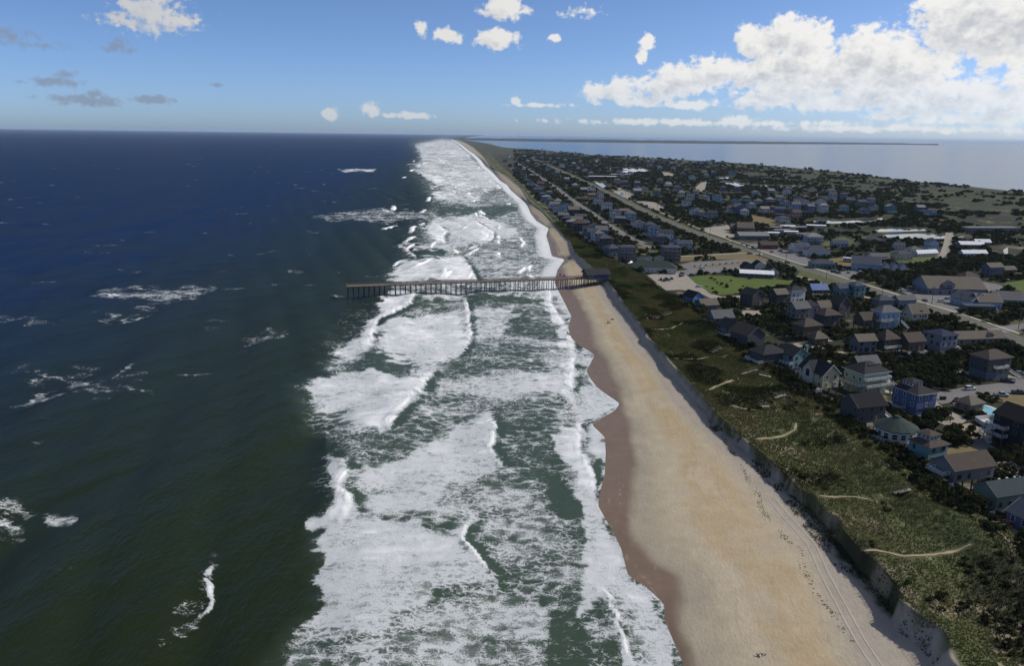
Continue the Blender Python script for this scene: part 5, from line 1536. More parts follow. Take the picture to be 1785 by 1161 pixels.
CLUSTERS = [
    ('beachfront row', 'from the far end of the beachfront row', [(880, 283), (889, 291), (897, 299), (905, 305), (912, 312), (918, 319), (925, 326), (932, 332), (938, 339), (945, 346), (952, 353), (958, 359), (966, 367), (973, 375), (981, 383), (989, 391), (997, 399), (1005, 396), (1010, 407), (1018, 400), (1024, 414), (1032, 420), (1041, 427), (1052, 436), (1038, 408), (1047, 416), (957, 343), (942, 328), (927, 312), (912, 299), (900, 288), (1012, 388), (999, 380), (985, 371), (972, 361)], ['dgrey', 'slate', 'grey', 'brown', 'slate', 'lblue', 'dgrey', 'teal'], 'y'),
    ('back road row', 'from the far end of the back road row', [(1072, 383), (1080, 389), (1140, 416), (1158, 420), (1042, 358), (1032, 348), (1017, 338), (1002, 328), (987, 318), (1057, 368), (971, 308), (955, 299), (1087, 378), (1098, 385), (1030, 335), (1046, 348)], ['slate', 'white', 'grey', 'lblue', 'dgrey', 'white'], 'y'),
    ('wooded quarter beyond the highway', 'from left beyond the highway', [(1075, 321), (1088, 327), (1110, 328), (1121, 336), (1110, 338), (1145, 342), (1150, 321), (1164, 326), (1180, 333), (1187, 345), (1203, 350), (1213, 341), (1228, 350), (1238, 345), (1260, 337), (1285, 338), (1250, 352), (1282, 359), (1300, 353), (1321, 357), (1341, 354), (1357, 352), (1367, 360), (1391, 357), (1276, 374), (1287, 375), (1297, 378), (1331, 374), (1346, 371), (1358, 374), (1386, 367), (1402, 360), (1416, 362), (1431, 357), (1450, 350), (1470, 347), (1481, 355), (1470, 371), (1517, 356), (1521, 370), (1506, 374), (1551, 373), (1622, 378), (1602, 371), (1386, 381), (1364, 388), (1212, 377), (1222, 378), (1240, 382), (1433, 372), (1410, 373), (1447, 339), (1415, 336), (1371, 341), (1343, 340), (1317, 343), (1196, 362), (1308, 366), (1500, 362)], ['lblue', 'white', 'lav', 'white', 'grey', 'lblue', 'cream', 'slate', 'teal', 'white', 'pink', 'purple', 'lblue'], 'x'),
    ('line of houses along the sound shore', 'from left along the sound shore', [(1051, 276), (1125, 285), (1138, 285), (1158, 286), (1184, 286), (1211, 286), (1236, 286), (1248, 288), (1222, 287), (1170, 288)], ['grey', 'lblue', 'white', 'slate'], 'x'),
    ('scattered houses behind the far ponds', 'from left behind the far ponds', [(1135, 292), (1150, 296), (1174, 296), (1197, 300), (1227, 304), (1231, 310), (1244, 303), (1276, 307), (1206, 314), (1190, 308), (1062, 303), (1078, 305), (1020, 300), (1030, 306), (1008, 296), (1100, 306), (1085, 309)], ['white', 'lblue', 'grey', 'teal', 'white', 'cream'], 'x'),
    ('farthest village houses', 'from left among the farthest houses', [(886, 275), (902, 278), (914, 276), (929, 279), (944, 277), (958, 274), (973, 278), (985, 281), (995, 279), (1012, 284), (950, 285), (966, 287), (935, 288), (1000, 289), (980, 293), (920, 284)], ['white', 'grey', 'white', 'lblue', 'slate'], 'x'),
]
CN = dict(dgrey='dark grey', slate='slate blue', grey='grey', brown='brown', lblue='pale blue', teal='teal', white='white', lav='lavender', cream='cream', pink='pink', purple='violet blue')
rh = random.Random(5)
ROOFN = {'gx': 'gable roof', 'gy': 'end-on gable roof', 'hip': 'hipped roof'}
for cname, phrase, pts, cols, ax in CLUSTERS:
    pts = sorted(pts, key=(lambda p: G(*p)[1] * -1) if ax == 'y' else (lambda p: p[0]))
    for i, (x, y) in enumerate(pts):
        wc = cols[rh.randrange(len(cols))]
        rf = rh.choice(['gx', 'gx', 'gy', 'hip', 'hip'])
        rcol = rh.choice(['slate', 'grey', 'char', 'brown', 'tan', 'lgrey', 'slate'])
        dist = G(x, y, GZ)[1]
        w_ = rh.uniform(9.5, 14); d_ = rh.uniform(9, 13); st = rh.choice([2, 2, 2.4, 3])
        house(x, y, w_, d_, st, rh.choice([.6, 2.4, 2.6]), rf, wc, rcol, f'{CN[wc]} house, {ROOFN[rf]}, {ordw(i)} {phrase}', rot=rh.uniform(-8, 18), rise=rh.uniform(2, 3.6), fine=False, faces=('-y', '-x') if dist < 1600 else ('-y',), ww=1.2, wh=1.5,
              decks=[('-x', 3.2, 2.2)] if dist < 1300 and rh.random() < .6 else ([('-y', 3.2, 2.0)] if dist < 2000 and rh.random() < .5 else ()), piles=dist < 1300, group='houses of the ' + cname)
house(1052, 310, 70, 22, 1.4, .2, 'flat', 'slate', 'white', 'long far store with bright white roof', name='store', cat='store', rot=0, piles=False, fine=False, wins=True, faces=('-y',))
house(1080, 306, 50, 16, 1.2, .2, 'flat', 'slate', 'white', 'second far store with white roof, right of the long one', name='store', cat='store', rot=0, piles=False, fine=False, faces=('-y',))
for i, (x, y, w_) in enumerate(((1345, 410, 14), (1362, 405, 18), (1378, 408, 14), (1390, 400, 20), (1372, 398, 16), (1352, 400, 12), (1422, 397, 20), (1400, 412, 14))):
    house(x, y, w_, 5, .9, .3, 'gx', ['white', 'lblue', 'cream'][i % 3], ['white', 'lgrey'][i % 2], f'pale trailer home, {ordw(i)} listed in the trailer park beyond the warehouse'.replace(' listed', ''), name='trailer_home', cat='trailer', rot=rh.uniform(-20, 20), rise=.7, piles=False, fine=False, faces=('-y',), group='trailer park homes')

# sandy and concrete drives beside the nearer houses
rd = random.Random(77)
for (x, y, w_, d_, e, lab) in list(FOOT):
    if y > 1000 or y < 190 or e.get('category') != 'house' or rd.random() < .25:
        continue
    a = e.rotation_euler.z; ca_, sa_ = math.cos(a), math.sin(a)
    sgn = rd.choice([-1, 1, 1]); u0 = sgn * (w_ / 2 + .8); u1 = u0 + sgn * rd.uniform(2.6, 4.5); v0 = -d_ / 2 - rd.uniform(0, 4); v1 = v0 + rd.uniform(6, 11)
    q = [(x + ca_ * u - sa_ * v, y + sa_ * u + ca_ * v) for u, v in ((u0, v0), (u1, v0 + rd.uniform(-1, 1)), (u1 + sgn * rd.uniform(-.6, .6), v1), (u0, v1 + rd.uniform(-1, 1)))]
    if min(float(tz(*p)) for p in q) > 2.1 or max(float(tz(*p)) for p in q) > 2.1:
        continue
    sheet('driveway', q, GZ + .021 + rd.random() * .008, rd.choice([M_GRAV, M_CONC, M_SAND]), 'pale drive beside a house', world=True, excl=.6)
# ------------------------------------------------------------------ pier
PA = np.array(G(604, 498, 7.3)); PB = np.array(G(1046, 483, 7.3))
pl = float(np.hypot(*(PB - PA))); pang = math.atan2(PB[1] - PA[1], PB[0] - PA[0])
pier = thing('fishing_pier', 'long weathered timber fishing pier standing in the white surf', 'pier', (PA[0], PA[1], 0), pang)
M_PDECK = plain('pier_planks', (.20, .155, .125), .9, var=.22, scale=.8, stretch=(2, .4, 1))
M_PPILE = plain('pier_pile', (.060, .045, .040), .85, var=.3, scale=1.5)
dz = 7.3
PW = 2.4


def pw(x):
    return 3.6 if x < 24 else PW


mb = MB()
mb.box(0, 24, -3.6, 3.6, dz - .22, dz).box(24, pl, -PW, PW, dz - .22, dz)
pdeck = mb.build('deck', M_PDECK, pier)
mb = MB()
for x0, x1, w_ in ((0, 24, 3.3), (24, pl, PW - .3)):
    mb.box(x0, x1, -w_ - .12, -w_ + .12, dz - .62, dz - .225).box(x0, x1, w_ - .12, w_ + .12, dz - .62, dz - .225)
mb.build('stringer', M_PPILE, pdeck, kind='stuff')
for s in (-1, 1):
    rb = MB()
    for x0, x1, w_ in ((0, 24, 3.5), (24, pl - 12, PW - .1)):
        for zz in (.45, .8, 1.12):
            rb.bar((x0, s * w_, dz + zz), (x1, s * w_, dz + zz), .08, .14)
        for x in np.arange(x0, x1, 1.9):
            rb.box(x - .07, x + .07, s * w_ - .07, s * w_ + .07, dz, dz + 1.2)
    rb.build('railing', M_PDECK, pier)
rb = MB()
for zz in (.45, .8, 1.12):
    rb.bar((.1, -3.5, dz + zz), (.1, 3.5, dz + zz), .08, .14)
rb.build('railing', M_PDECK, pier)
rp = random.Random(3)
pm = {}
for i, x in enumerate(np.arange(.8, pl - 4, 3.25)):
    wx_ = PA + np.array([math.cos(pang), math.sin(pang)]) * x
    zb = min(float(tz(wx_[0], wx_[1])), 4.0) - 1.0 if wx_[0] > 25 else -1.5
    cap = MB(); cap.box(x - .17, x + .17, -pw(x) - .25, pw(x) + .25, dz - .92, dz - .625); cap.build('pile_cap', M_PPILE, pier)
    for s in ((-1, 1) if i > 7 else (-1, 0, 1)):
        k = rp.uniform(.18, .27)
        mbp = MB()
        yb = s * (pw(x) - .2) + rp.uniform(-.25, .25); xb_ = x + rp.uniform(-.35, .35)
        K = 7
        a0 = [(xb_ + k * 1.1 * math.cos(a), yb + k * 1.1 * math.sin(a)) for a in np.linspace(0, 2 * math.pi, K + 1)[:-1]]
        a1 = [(x + k * .85 * math.cos(a), s * (pw(x) - .4) + k * .85 * math.sin(a)) for a in np.linspace(0, 2 * math.pi, K + 1)[:-1]]
        mbp.prism(a0, zb, dz - .93, a1); mbp.build('piling', M_PPILE, pier)
    if i % 3 == 0 and pw(x) < 3:
        br = MB(); br.bar((x + .2, -pw(x) + .2, dz - 1.2), (x + .2, pw(x) - .2, dz - 4.0), .12, .2); br.build('cross_brace', M_PPILE, pier)
for x in (52, 88, 118):
    lb = MB(); lb.cyl((x, PW - .1), .07, .05, dz, dz + 4.2, 6); lb.bar((x, PW - .1, dz + 4.1), (x, PW - 1.3, dz + 4.3), .07); lb.build('lamp_post', M_GREYT, pier)

# pier house
ph = thing('pier_house', 'dark gabled pier house with blue lower wall at the landward end', 'pier house', (PB[0] - 3.0, PB[1] - .8, 0), pang)
EXCL.append((np.array([(PB[0] - 12, PB[1] - 10), (PB[0] + 12, PB[1] - 10), (PB[0] + 12, PB[1] + 10), (PB[0] - 12, PB[1] + 10)]), 0))
mb = MB(); mb.box(-8.5, 8.5, -6, 6, dz - .5, dz - .23); mb.build('platform', M_PDECK, ph)
mb = MB(); gable_wall(mb, 15, 11, dz - .22, dz + 3.0, 2.6, 'x'); mb.build('wall', wallm('dgrey'), ph)
rb = MB(); gable_roof(rb, 15, 11, dz + 3.0, 2.6, 'x', 1.1, .22); rb.build('roof', roofm('char'), ph)
MB().box(-2.6, 7.52, -5.56, -5.5, dz - .2, dz + 2.0).build('blue_wall_panel', plain('royal_blue_paint', (.035, .060, .26), .6), ph)
MB().box(7.5, 7.56, -5.5, 5.5, dz - .2, dz + 2.0).build('blue_wall_panel', MATS['royal_blue_paint'], ph)
for u in (-6, -4):
    add_window(ph, '-y', 15, 11, u, dz + 1.6)
for ix in range(6):
    for iy in (-1, 0, 1):
        xx = -8 + ix * 3.2
        MB().cyl((xx, iy * 5.4), .22, .18, 1.2, dz - .51, 7).build('piling', M_PPILE, ph)
rb = MB(); railing(rb, [(-8.4, -5.9), (8.4, -5.9)], dz - .2, 1.0); rb.build('railing', M_GREYT, ph)
M_REDC = plain('red_flag_cloth', (.42, .02, .06), .8)
for k, x in enumerate((pl - 29.0, pl - 26.2)):
    p = PA + np.array([math.cos(pang), math.sin(pang)]) * x
    f = thing('red_flag', ['taller red flag on the pier railing', 'lower red flag on the pier railing'][k], 'flag', (p[0], p[1], dz), pang, 'red flags on the pier')
    MB().cyl((0, 0), .05, .04, 0, 3.4 - .8 * k, 6).build('flag_pole', M_TRIM, f)
    c = MB(); z_ = 3.35 - .8 * k
    c.v += [(0, 0, z_), (.6, .12, z_ - .05), (1.3, -.1, z_ - .12), (0, 0, z_ - 1.3), (.6, .14, z_ - 1.3), (1.25, -.12, z_ - 1.35), (.0, .05, z_), (.6, .17, z_ - .05), (1.3, -.05, z_ - .12), (0, .05, z_ - 1.3), (.6, .19, z_ - 1.3), (1.25, -.07, z_ - 1.35)]
    c.f += [(0, 1, 4, 3), (1, 2, 5, 4), (9, 10, 7, 6), (10, 11, 8, 7), (0, 6, 7, 1), (1, 7, 8, 2), (3, 4, 10, 9), (4, 5, 11, 10), (2, 8, 11, 5)]; c.mi += [0] * 9
    c.build('flag_cloth', M_REDC, f)

# ------------------------------------------------------------------ people (one continuous skinned body each)
m_per, t, o = mat('clothed_figure')
oi = t.n('ShaderNodeObjectInfo')
sp = t.n('ShaderNodeSeparateXYZ'); t.put(sp.inputs[0], t.n('ShaderNodeTexCoord').outputs['Object'])
shirt = oi.outputs['Color']
c_ = t.mix(t.rng(sp.outputs[2], .84, .88), (.05, .055, .08), shirt)
c_ = t.mix(t.rng(sp.outputs[2], .44, .48), (.32, .20, .14), c_)
c_ = t.mix(t.rng(sp.outputs[2], 1.46, 1.49), c_, (.32, .20, .14))
c_ = t.mix(t.rng(sp.outputs[2], 1.66, 1.68), c_, (.05, .035, .025))
b_ = t.n('ShaderNodeBsdfPrincipled'); t.put(b_.inputs['Base Color'], c_); b_.inputs['Roughness'].default_value = .8
m_per.node_tree.links.new(b_.outputs[0], o.inputs[0])
pv = [(0, 0, .95), (0, 0, 1.2), (0, 0, 1.42), (0, .01, 1.52), (0, -.02, 1.62), (0, -.01, 1.74), (.19, 0, 1.42), (.25, -.03, 1.15), (.23, -.14, .92), (-.19, 0, 1.42), (-.26, -.02, 1.15), (-.25, -.08, .9), (.10, 0, .90), (.12, -.03, .50), (.12, .03, .09), (.13, -.14, .04), (-.10, 0, .90), (-.12, .05, .50), (-.13, .12, .09), (-.14, -.05, .04)]
pe = [(0, 1), (1, 2), (2, 3), (3, 4), (4, 5), (2, 6), (6, 7), (7, 8), (2, 9), (9, 10), (10, 11), (0, 12), (12, 13), (13, 14), (14, 15), (0, 16), (16, 17), (17, 18), (18, 19)]
prad = [.15, .15, .15, .055, .10, .09, .065, .05, .04, .065, .05, .04, .09, .065, .045, .04, .09, .065, .045, .04]
pme = bpy.data.meshes.new('person')
pme.from_pydata(pv, pe, [])
pme.materials.append(m_per)
tmp = bpy.data.objects.new('person', pme); COL.objects.link(tmp)
sk = tmp.modifiers.new('skin', 'SKIN')
for i, r_ in enumerate(prad):
    pme.skin_vertices[0].data[i].radius = (r_, r_ * .85)
pme.skin_vertices[0].data[0].use_root = True
tmp.modifiers.new('sub', 'SUBSURF').levels = 1
dg = bpy.context.evaluated_depsgraph_get()
pbody = bpy.data.meshes.new_from_object(tmp.evaluated_get(dg))
pbody.name = 'person'
bpy.data.objects.remove(tmp)


def person(x, y, z, rz, label, col):
    o_ = bpy.data.objects.new('person', pbody); COL.objects.link(o_)
    o_.location = (x, y, z); o_.rotation_euler = (0, 0, rz); o_.color = (*col, 1)
    o_['label'] = label; o_['category'] = 'person'


for k, (f_, yy_, col_, lab) in enumerate(((.40, -1.2, (.05, .06, .1), 'person in dark top leaning out from mid pier'), (.435, .9, (.45, .45, .42), 'person in pale top beside the mid pier railing'), (.62, -.8, (.06, .07, .06), 'person in black top on the inner half of the pier'), (.12, 1.0, (.20, .06, .05), 'person in brick red top near the seaward end of the pier'), (.86, .6, (.10, .12, .2), 'person in navy top near the red flags'))):
    p = PA + np.array([math.cos(pang), math.sin(pang)]) * (pl * f_) + np.array([-math.sin(pang), math.cos(pang)]) * yy_
    person(p[0], p[1], dz, k * 1.3, lab, col_)
for k, (x, y, col_, lab) in enumerate(((1059.5, 564, (.06, .05, .05), 'person in black top left of the blue beach umbrella'), (1062.5, 563.2, (.15, .08, .16), 'person in purple top next to the blue beach umbrella'), (965, 427, (.05, .05, .06), 'lone person in black top walking the far beach'))):
    g = G(x, y, 1.5); g = G(x, y, float(tz(*g)))
    person(g[0], g[1], float(tz(*g)), k * 2.0, lab, col_)
g = G(1067.5, 562.5, 2.0); zu = float(tz(*g))
um = thing('beach_umbrella', 'dark blue beach umbrella on the sand below the dune', 'umbrella', (g[0], g[1], zu))
MB().cyl((0, 0), .03, .03, 0, 2.1, 6).build('umbrella_pole', M_TRIM, um)
cb_ = MB(); K = 8
ringp = [(1.25 * math.cos(2 * math.pi * i / K), 1.25 * math.sin(2 * math.pi * i / K), 1.75) for i in range(K)]
for i in range(K):
    cb_.poly([ringp[i], ringp[(i + 1) % K], (0, 0, 2.25)]); cb_.poly([ringp[(i + 1) % K], ringp[i], (0, 0, 2.2)])
cb_.build('umbrella_canopy', plain('navy_canvas', (.03, .035, .11), .8), um)
g = G(1326, 1139, 2.0); zu = float(tz(*g))
dbp = thing('debris_heap', 'small heap of dark and pale driftwood on the open sand', 'driftwood', (g[0], g[1], zu))
for i in range(9):
    a = rp.uniform(0, 3.14); L = rp.uniform(.25, .7); c0 = Vector((rp.uniform(-.75, .75), rp.uniform(-.35, .35), .06 + .05 * (i % 4)))
    dv = Vector((math.cos(a) * L, math.sin(a) * L * .6, rp.uniform(-.04, .25)))
    MB().bar(c0 - dv, c0 + dv, rp.uniform(.08, .2), rp.uniform(.06, .14)).build('driftwood_piece', [M_PPILE, M_TRIM, M_PPILE][i % 3], dbp)

# ------------------------------------------------------------------ cars
CARM = {}
PAINT = dict(white=(.60, .60, .60), black=(.015, .015, .018), silver=(.34, .35, .36), red=(.28, .03, .03), blue=(.04, .08, .22), grey=(.10, .105, .11), green=(.04, .08, .06))
M_TYRE = plain('tyre_rubber', (.02, .02, .02), .9)


def paint(c):
    if 'carpaint_' + c in MATS:
        return MATS['carpaint_' + c]
    m_, t_, o_ = mat('carpaint_' + c)
    b = t_.n('ShaderNodeBsdfPrincipled'); b.inputs['Base Color'].default_value = (*PAINT[c], 1); b.inputs['Roughness'].default_value = .3
    b.inputs['Coat Weight'].default_value = .6
    m_.node_tree.links.new(b.outputs[0], o_.inputs[0]); MATS['carpaint_' + c] = m_
    return m_


def car_meshes(kind, c):
    if (kind, c) in CARM:
        return CARM[(kind, c)]
    L, Wd, H1 = {'sedan': (4.6, 1.8, .85), 'suv': (4.7, 1.9, 1.0), 'pickup': (5.6, 1.95, 1.0), 'van': (5.4, 2.0, 1.05)}[kind]
    ol = [(-L / 2 + .25, -Wd / 2), (L / 2 - .35, -Wd / 2), (L / 2, -Wd / 2 + .4), (L / 2, Wd / 2 - .4), (L / 2 - .35, Wd / 2), (-L / 2 + .25, Wd / 2), (-L / 2, Wd / 2 - .2), (-L / 2, -Wd / 2 + .2)]
    top = [(x * .97, y * .95) for x, y in ol]
    b = MB(); b.prism(ol, .32, .62, ol); b.prism(ol, .62, H1, top)
    x0, x1, zt, f0, f1 = {'sedan': (-1.9, 1.0, 1.42, .5, .75), 'suv': (-2.25, 1.0, 1.72, .25, .7), 'pickup': (-.75, 1.4, 1.75, .2, .6), 'van': (-2.6, 1.6, 2.1, .1, .8)}[kind]
    y = Wd / 2 - .10
    q = [(x0, -y), (x1, -y), (x1, y), (x0, y)]; q2 = [(x0 + f0, -y + .17), (x1 - f1, -y + .17), (x1 - f1, y - .17), (x0 + f0, y - .17)]
    b.prism(q2, zt, zt + .06)
    if kind == 'pickup':
        b.box(-2.75, -.8, -.95, -.85, H1, H1 + .22).box(-2.75, -.8, .85, .95, H1, H1 + .22).box(-2.78, -2.68, -.95, .95, H1, H1 + .22)
    bm_ = b.mesh('body'); bm_.materials.append(paint(c))
    g_ = MB(); g_.prism(q, H1, zt, q2); gm = g_.mesh('glass'); gm.materials.append(M_GLASS)
    w_ = MB(); K = 12
    n = len(w_.v)
    w_.v += [(.34 * math.cos(a), s, .34 * math.sin(a)) for s in (-.11, .11) for a in np.linspace(0, 2 * math.pi, K + 1)[:-1]]
    w_.f += [tuple(range(K)), tuple(range(2 * K - 1, K - 1, -1))] + [(i, i + K, (i + 1) % K + K, (i + 1) % K) for i in range(K)]; w_.mi += [0] * (K + 2)
    wm = w_.mesh('wheel'); wm.materials.append(M_TYRE)
    lm = MB().box(L / 2 - .06, L / 2 + .02, -.22, .22, .66, .80).mesh('headlight'); lm.materials.append(M_TRIM)
    CARM[(kind, c)] = (bm_, gm, wm, lm, L, Wd)
    return CARM[(kind, c)]


def car(px, py, kind, c, ang, label, group=None):
    x, y = G(px, py, GZ)
    bm_, gm, wm, lm, L, Wd = car_meshes(kind, c)
    e = thing('car' if kind in ('sedan', 'suv') else kind, label, 'car' if kind in ('sedan', 'suv') else kind, (x, y, GZ + .08), math.radians(ang), group)
    share('body', bm_, e); share('glass', gm, e)
    for sx_ in (-1, 1):
        for sy_ in (-1, 1):
            share('wheel', wm, e, (sx_ * L * .31, sy_ * (Wd / 2 - .1), .34))
    for sy_ in (-1, 1):
        share('headlight', lm, e, (0, sy_ * .55, 0))
    EXCL.append((np.array([(x - 3, y - 3), (x + 3, y - 3), (x + 3, y + 3), (x - 3, y + 3)]), 0))


car(1691, 680, 'suv', 'white', 12, 'white suv parked beside the tan-roofed pool house')
car(1756, 667, 'pickup', 'black', -20, 'black pickup on the pale drive below the white side stair')
car(1745, 691, 'pickup', 'silver', -8, 'silver pickup parked on the asphalt lane')
car(1776, 687, 'pickup', 'black', -6, 'black pickup on the asphalt lane behind the silver one')
car(1778, 654, 'suv', 'grey', 10, 'grey suv at the right edge above the asphalt lane')
car(1664, 607, 'sedan', 'white', 20, 'white car beside the lavender house')
car(1111, 489, 'pickup', 'red', 10, 'red and dark pickup at the edge of the gravel car park')
car(1127, 496, 'suv', 'black', -6, 'black suv alone in the lower gravel car park')
for i, (x, y, c) in enumerate(((1152, 488, 'black'), (1158, 490, 'grey'), (1161, 487, 'black'), (1166, 489, 'silver'), (1170, 487, 'black'))):
    car(x, y, 'suv' if i % 2 else 'sedan', c, 80 + i * 5, f'{c} car, {ordw(i)} from left in the gravel car park cluster', 'cars clustered in the gravel car park')
car(1218, 501, 'sedan', 'white', 8, 'white car parked at the lawn edge')
car(1207, 481, 'suv', 'black', 0, 'black suv by the upper corner of the lawn')
car(1188, 482, 'suv', 'black', 40, 'black suv between gravel lot and restaurant')
car(1225, 470, 'van', 'white', 20, 'white van in the asphalt car park')
for i, (x, y, k, c, lab) in enumerate(((1361, 457, 'sedan', 'white', 'white car on the highway near the forecourt'), (1373, 459, 'suv', 'grey', 'grey suv on the highway behind the white car'), (1307, 443, 'suv', 'black', 'black suv turning in from the pale drive'), (1325, 444, 'suv', 'white', 'white suv waiting at the highway'), (1145, 378, 'sedan', 'black', 'black car far up the highway'), (1046, 332, 'sedan', 'grey', 'small grey car farthest up the highway'))):
    car(x, y, k, c, [-25, -25, 10, 60, 110, 110][i], lab)
for i, (x, y, k, c) in enumerate(((1575, 508, 'suv', 'white'), (1588, 503, 'sedan', 'black'), (1603, 505, 'sedan', 'silver'), (1597, 512, 'suv', 'black'), (1626, 512, 'van', 'white'), (1641, 527, 'suv', 'white'), (1652, 522, 'sedan', 'silver'), (1675, 530, 'suv', 'silver'), (1682, 536, 'pickup', 'black'), (1689, 537, 'sedan', 'white'), (1612, 525, 'sedan', 'grey'), (1735, 542, 'sedan', 'white'), (1708, 503, 'sedan', 'black'))):
    car(x, y, k, c, random.choice([0, 15, 75, 90]), f'{c} {"car" if k in ("sedan", "suv") else k} in the shop car parks, {ordw(i)} of the far-side vehicles', 'vehicles at the shops across the highway')
for i, (x, y, c) in enumerate(((1453, 475, 'black'), (1461, 477, 'grey'), (1470, 472, 'black'), (1500, 476, 'white'), (1573, 466, 'black'), (1480, 476, 'silver'))):
    car(x, y, 'suv', c, 10 * i, f'{c} suv, {ordw(i)} from the teal shop along its car park', 'cars by the teal shop')
for i in range(8):
    car(1238 + i * 3.6, 394.5 - i * .2, 'sedan' if i % 2 else 'suv', ['black', 'silver', 'white', 'grey'][i % 4], 70 + i, f'{["black", "silver", "white", "grey"][i % 4]} car, {ordw(i)} from left in the chapel car park row', 'row of cars at the chapel')
for i, (x, y, c) in enumerate(((1296, 426, 'white'), (1304, 429, 'blue'), (1312, 432, 'black'), (1345, 440, 'silver'), (1360, 438, 'grey'))):
    car(x, y, 'suv', c, 30 * i, f'{c} suv, {ordw(i)} from left beside the warehouse forecourt', 'cars at the forecourt')

# ------------------------------------------------------------------ utility poles, pools, boardwalks, bins
pole_px = [(1007, 303), (1035, 318), (1062, 331), (1090, 345), (1116, 358), (1145, 372), (1172, 385), (1204, 399), (1237, 414), (1277, 431), (1324, 448), (1369, 465), (1440, 488), (1538, 514), (1624, 531), (1671, 545), (1775, 574)]
for i, (x, y) in enumerate(pole_px):
    g = G(x, y, GZ)
    e = thing('utility_pole', f'wooden utility pole, {ordw(i)} from the far end of the highway', 'utility pole', (g[0], g[1], GZ), math.radians(9), 'utility poles along the highway')
    MB().cyl((0, 0), .17, .11, 0, 11.5, 8).build('post', M_PILE, e)
    MB().box(-1.3, 1.3, -.07, .07, 10.4, 10.6).build('crossarm', M_PILE, e)
    MB().cyl((.35, 0), .2, .2, 8.6, 9.5, 8).build('transformer', M_GREYT, e)
for i, (x, y) in enumerate(((1656, 738), (1778, 812), (1752, 655))):
    g = G(x, y, GZ)
    e = thing('lamp_post', ['lamp post on the sandy drive by the pool fence', 'lamp post on the grey drive at lower right', 'lamp post near the brown-roofed house'][i], 'lamp post', (g[0], g[1], GZ))
    MB().cyl((0, 0), .12, .08, 0, 7.5, 8).build('post', M_PILE, e)
    MB().box(-.15, .75, -.1, .1, 7.5, 7.65).build('lamp_head', M_TRIM, e)

m_pool, t, o = mat('pool_water')
b_ = t.n('ShaderNodeBsdfPrincipled'); b_.inputs['Base Color'].default_value = (.16, .42, .50, 1); b_.inputs['Roughness'].default_value = .08
m_pool.node_tree.links.new(b_.outputs[0], o.inputs[0])
M_PDK = plain('pool_concrete', (.45, .44, .42), .9, var=.1)


def pool(pts, wat, label, wall=None):
    p = GP(pts, GZ + .15); w_ = GP(wat, GZ + .15); c0 = p.mean(0)
    e = thing('swimming_pool', label, 'swimming pool', (c0[0], c0[1], GZ))
    EXCL.append((p, 1.5))
    f = lambda q: [tuple(v - c0) for v in (q if sum(q[i][0] * q[(i + 1) % len(q)][1] - q[(i + 1) % len(q)][0] * q[i][1] for i in range(len(q))) > 0 else q[::-1])]
    MB().prism(f(p), 0, .18).build('pool_deck', M_PDK, e)
    MB().prism(f(w_), .185, .21).build('water', m_pool, e)
    if wall:
        q = f(p) + [f(p)[0]]
        for a, b in zip(q[:-1], q[1:]):
            MB().bar((a[0], a[1], .185 + wall / 2), (b[0], b[1], .185 + wall / 2), .12, wall).build('fence_panel', M_TRIM if wall > 1 else M_PILE, e)


pool([(1699, 705), (1711, 702), (1752, 718), (1748, 727), (1728, 727), (1712, 715)], [(1705, 707), (1714, 706), (1746, 720), (1738, 725), (1726, 724)], 'long pale blue swimming pool with white deck')
pool([(1699, 733), (1730, 729), (1742, 741), (1729, 748), (1712, 742)], [(1715, 738), (1731, 735), (1738, 741), (1728, 744)], 'small bright blue pool inside a white wall', 1.5)
pool([(1458, 667), (1466, 664), (1473, 668), (1466, 673)], [(1460, 668), (1466, 666), (1471, 668), (1465, 671)], 'little turquoise pool between the yellow and mint houses', .9)
bp_ = [(1676, 653, 'blue tarpaulin-covered pool in the bushes'), ]
for x, y, lab in bp_:
    pool([(1668, 650), (1678, 646), (1694, 653), (1684, 657)], [(1671, 650), (1678, 648), (1690, 653), (1683, 655)], 'narrow blue pool below the brown-roofed dormer house')
for i, (x, y, c) in enumerate(((1640.5, 697, 'first'), (1646, 697, 'second'))):
    g = G(x, y, GZ)
    e = thing('waste_bin', ['dark waste bin on the drive, left of the pair', 'dark waste bin on the drive, right of the pair'][i], 'waste bin', (g[0], g[1], GZ), .3, 'pair of waste bins')
    MB().prism([(-.4, -.4), (.4, -.4), (.4, .4), (-.4, .4)], 0, 1.25, [(-.5, -.5), (.5, -.5), (.5, .5), (-.5, .5)]).build('bin_body', plain('bin_plastic', (.05, .035, .03), .6), e)
    MB().prism([(-.52, -.52), (.52, -.52), (.52, .52), (-.52, .52)], 1.26, 1.4, [(-.45, -.4), (.45, -.4), (.45, .4), (-.45, .4)]).build('bin_lid', MATS['bin_plastic'], e)


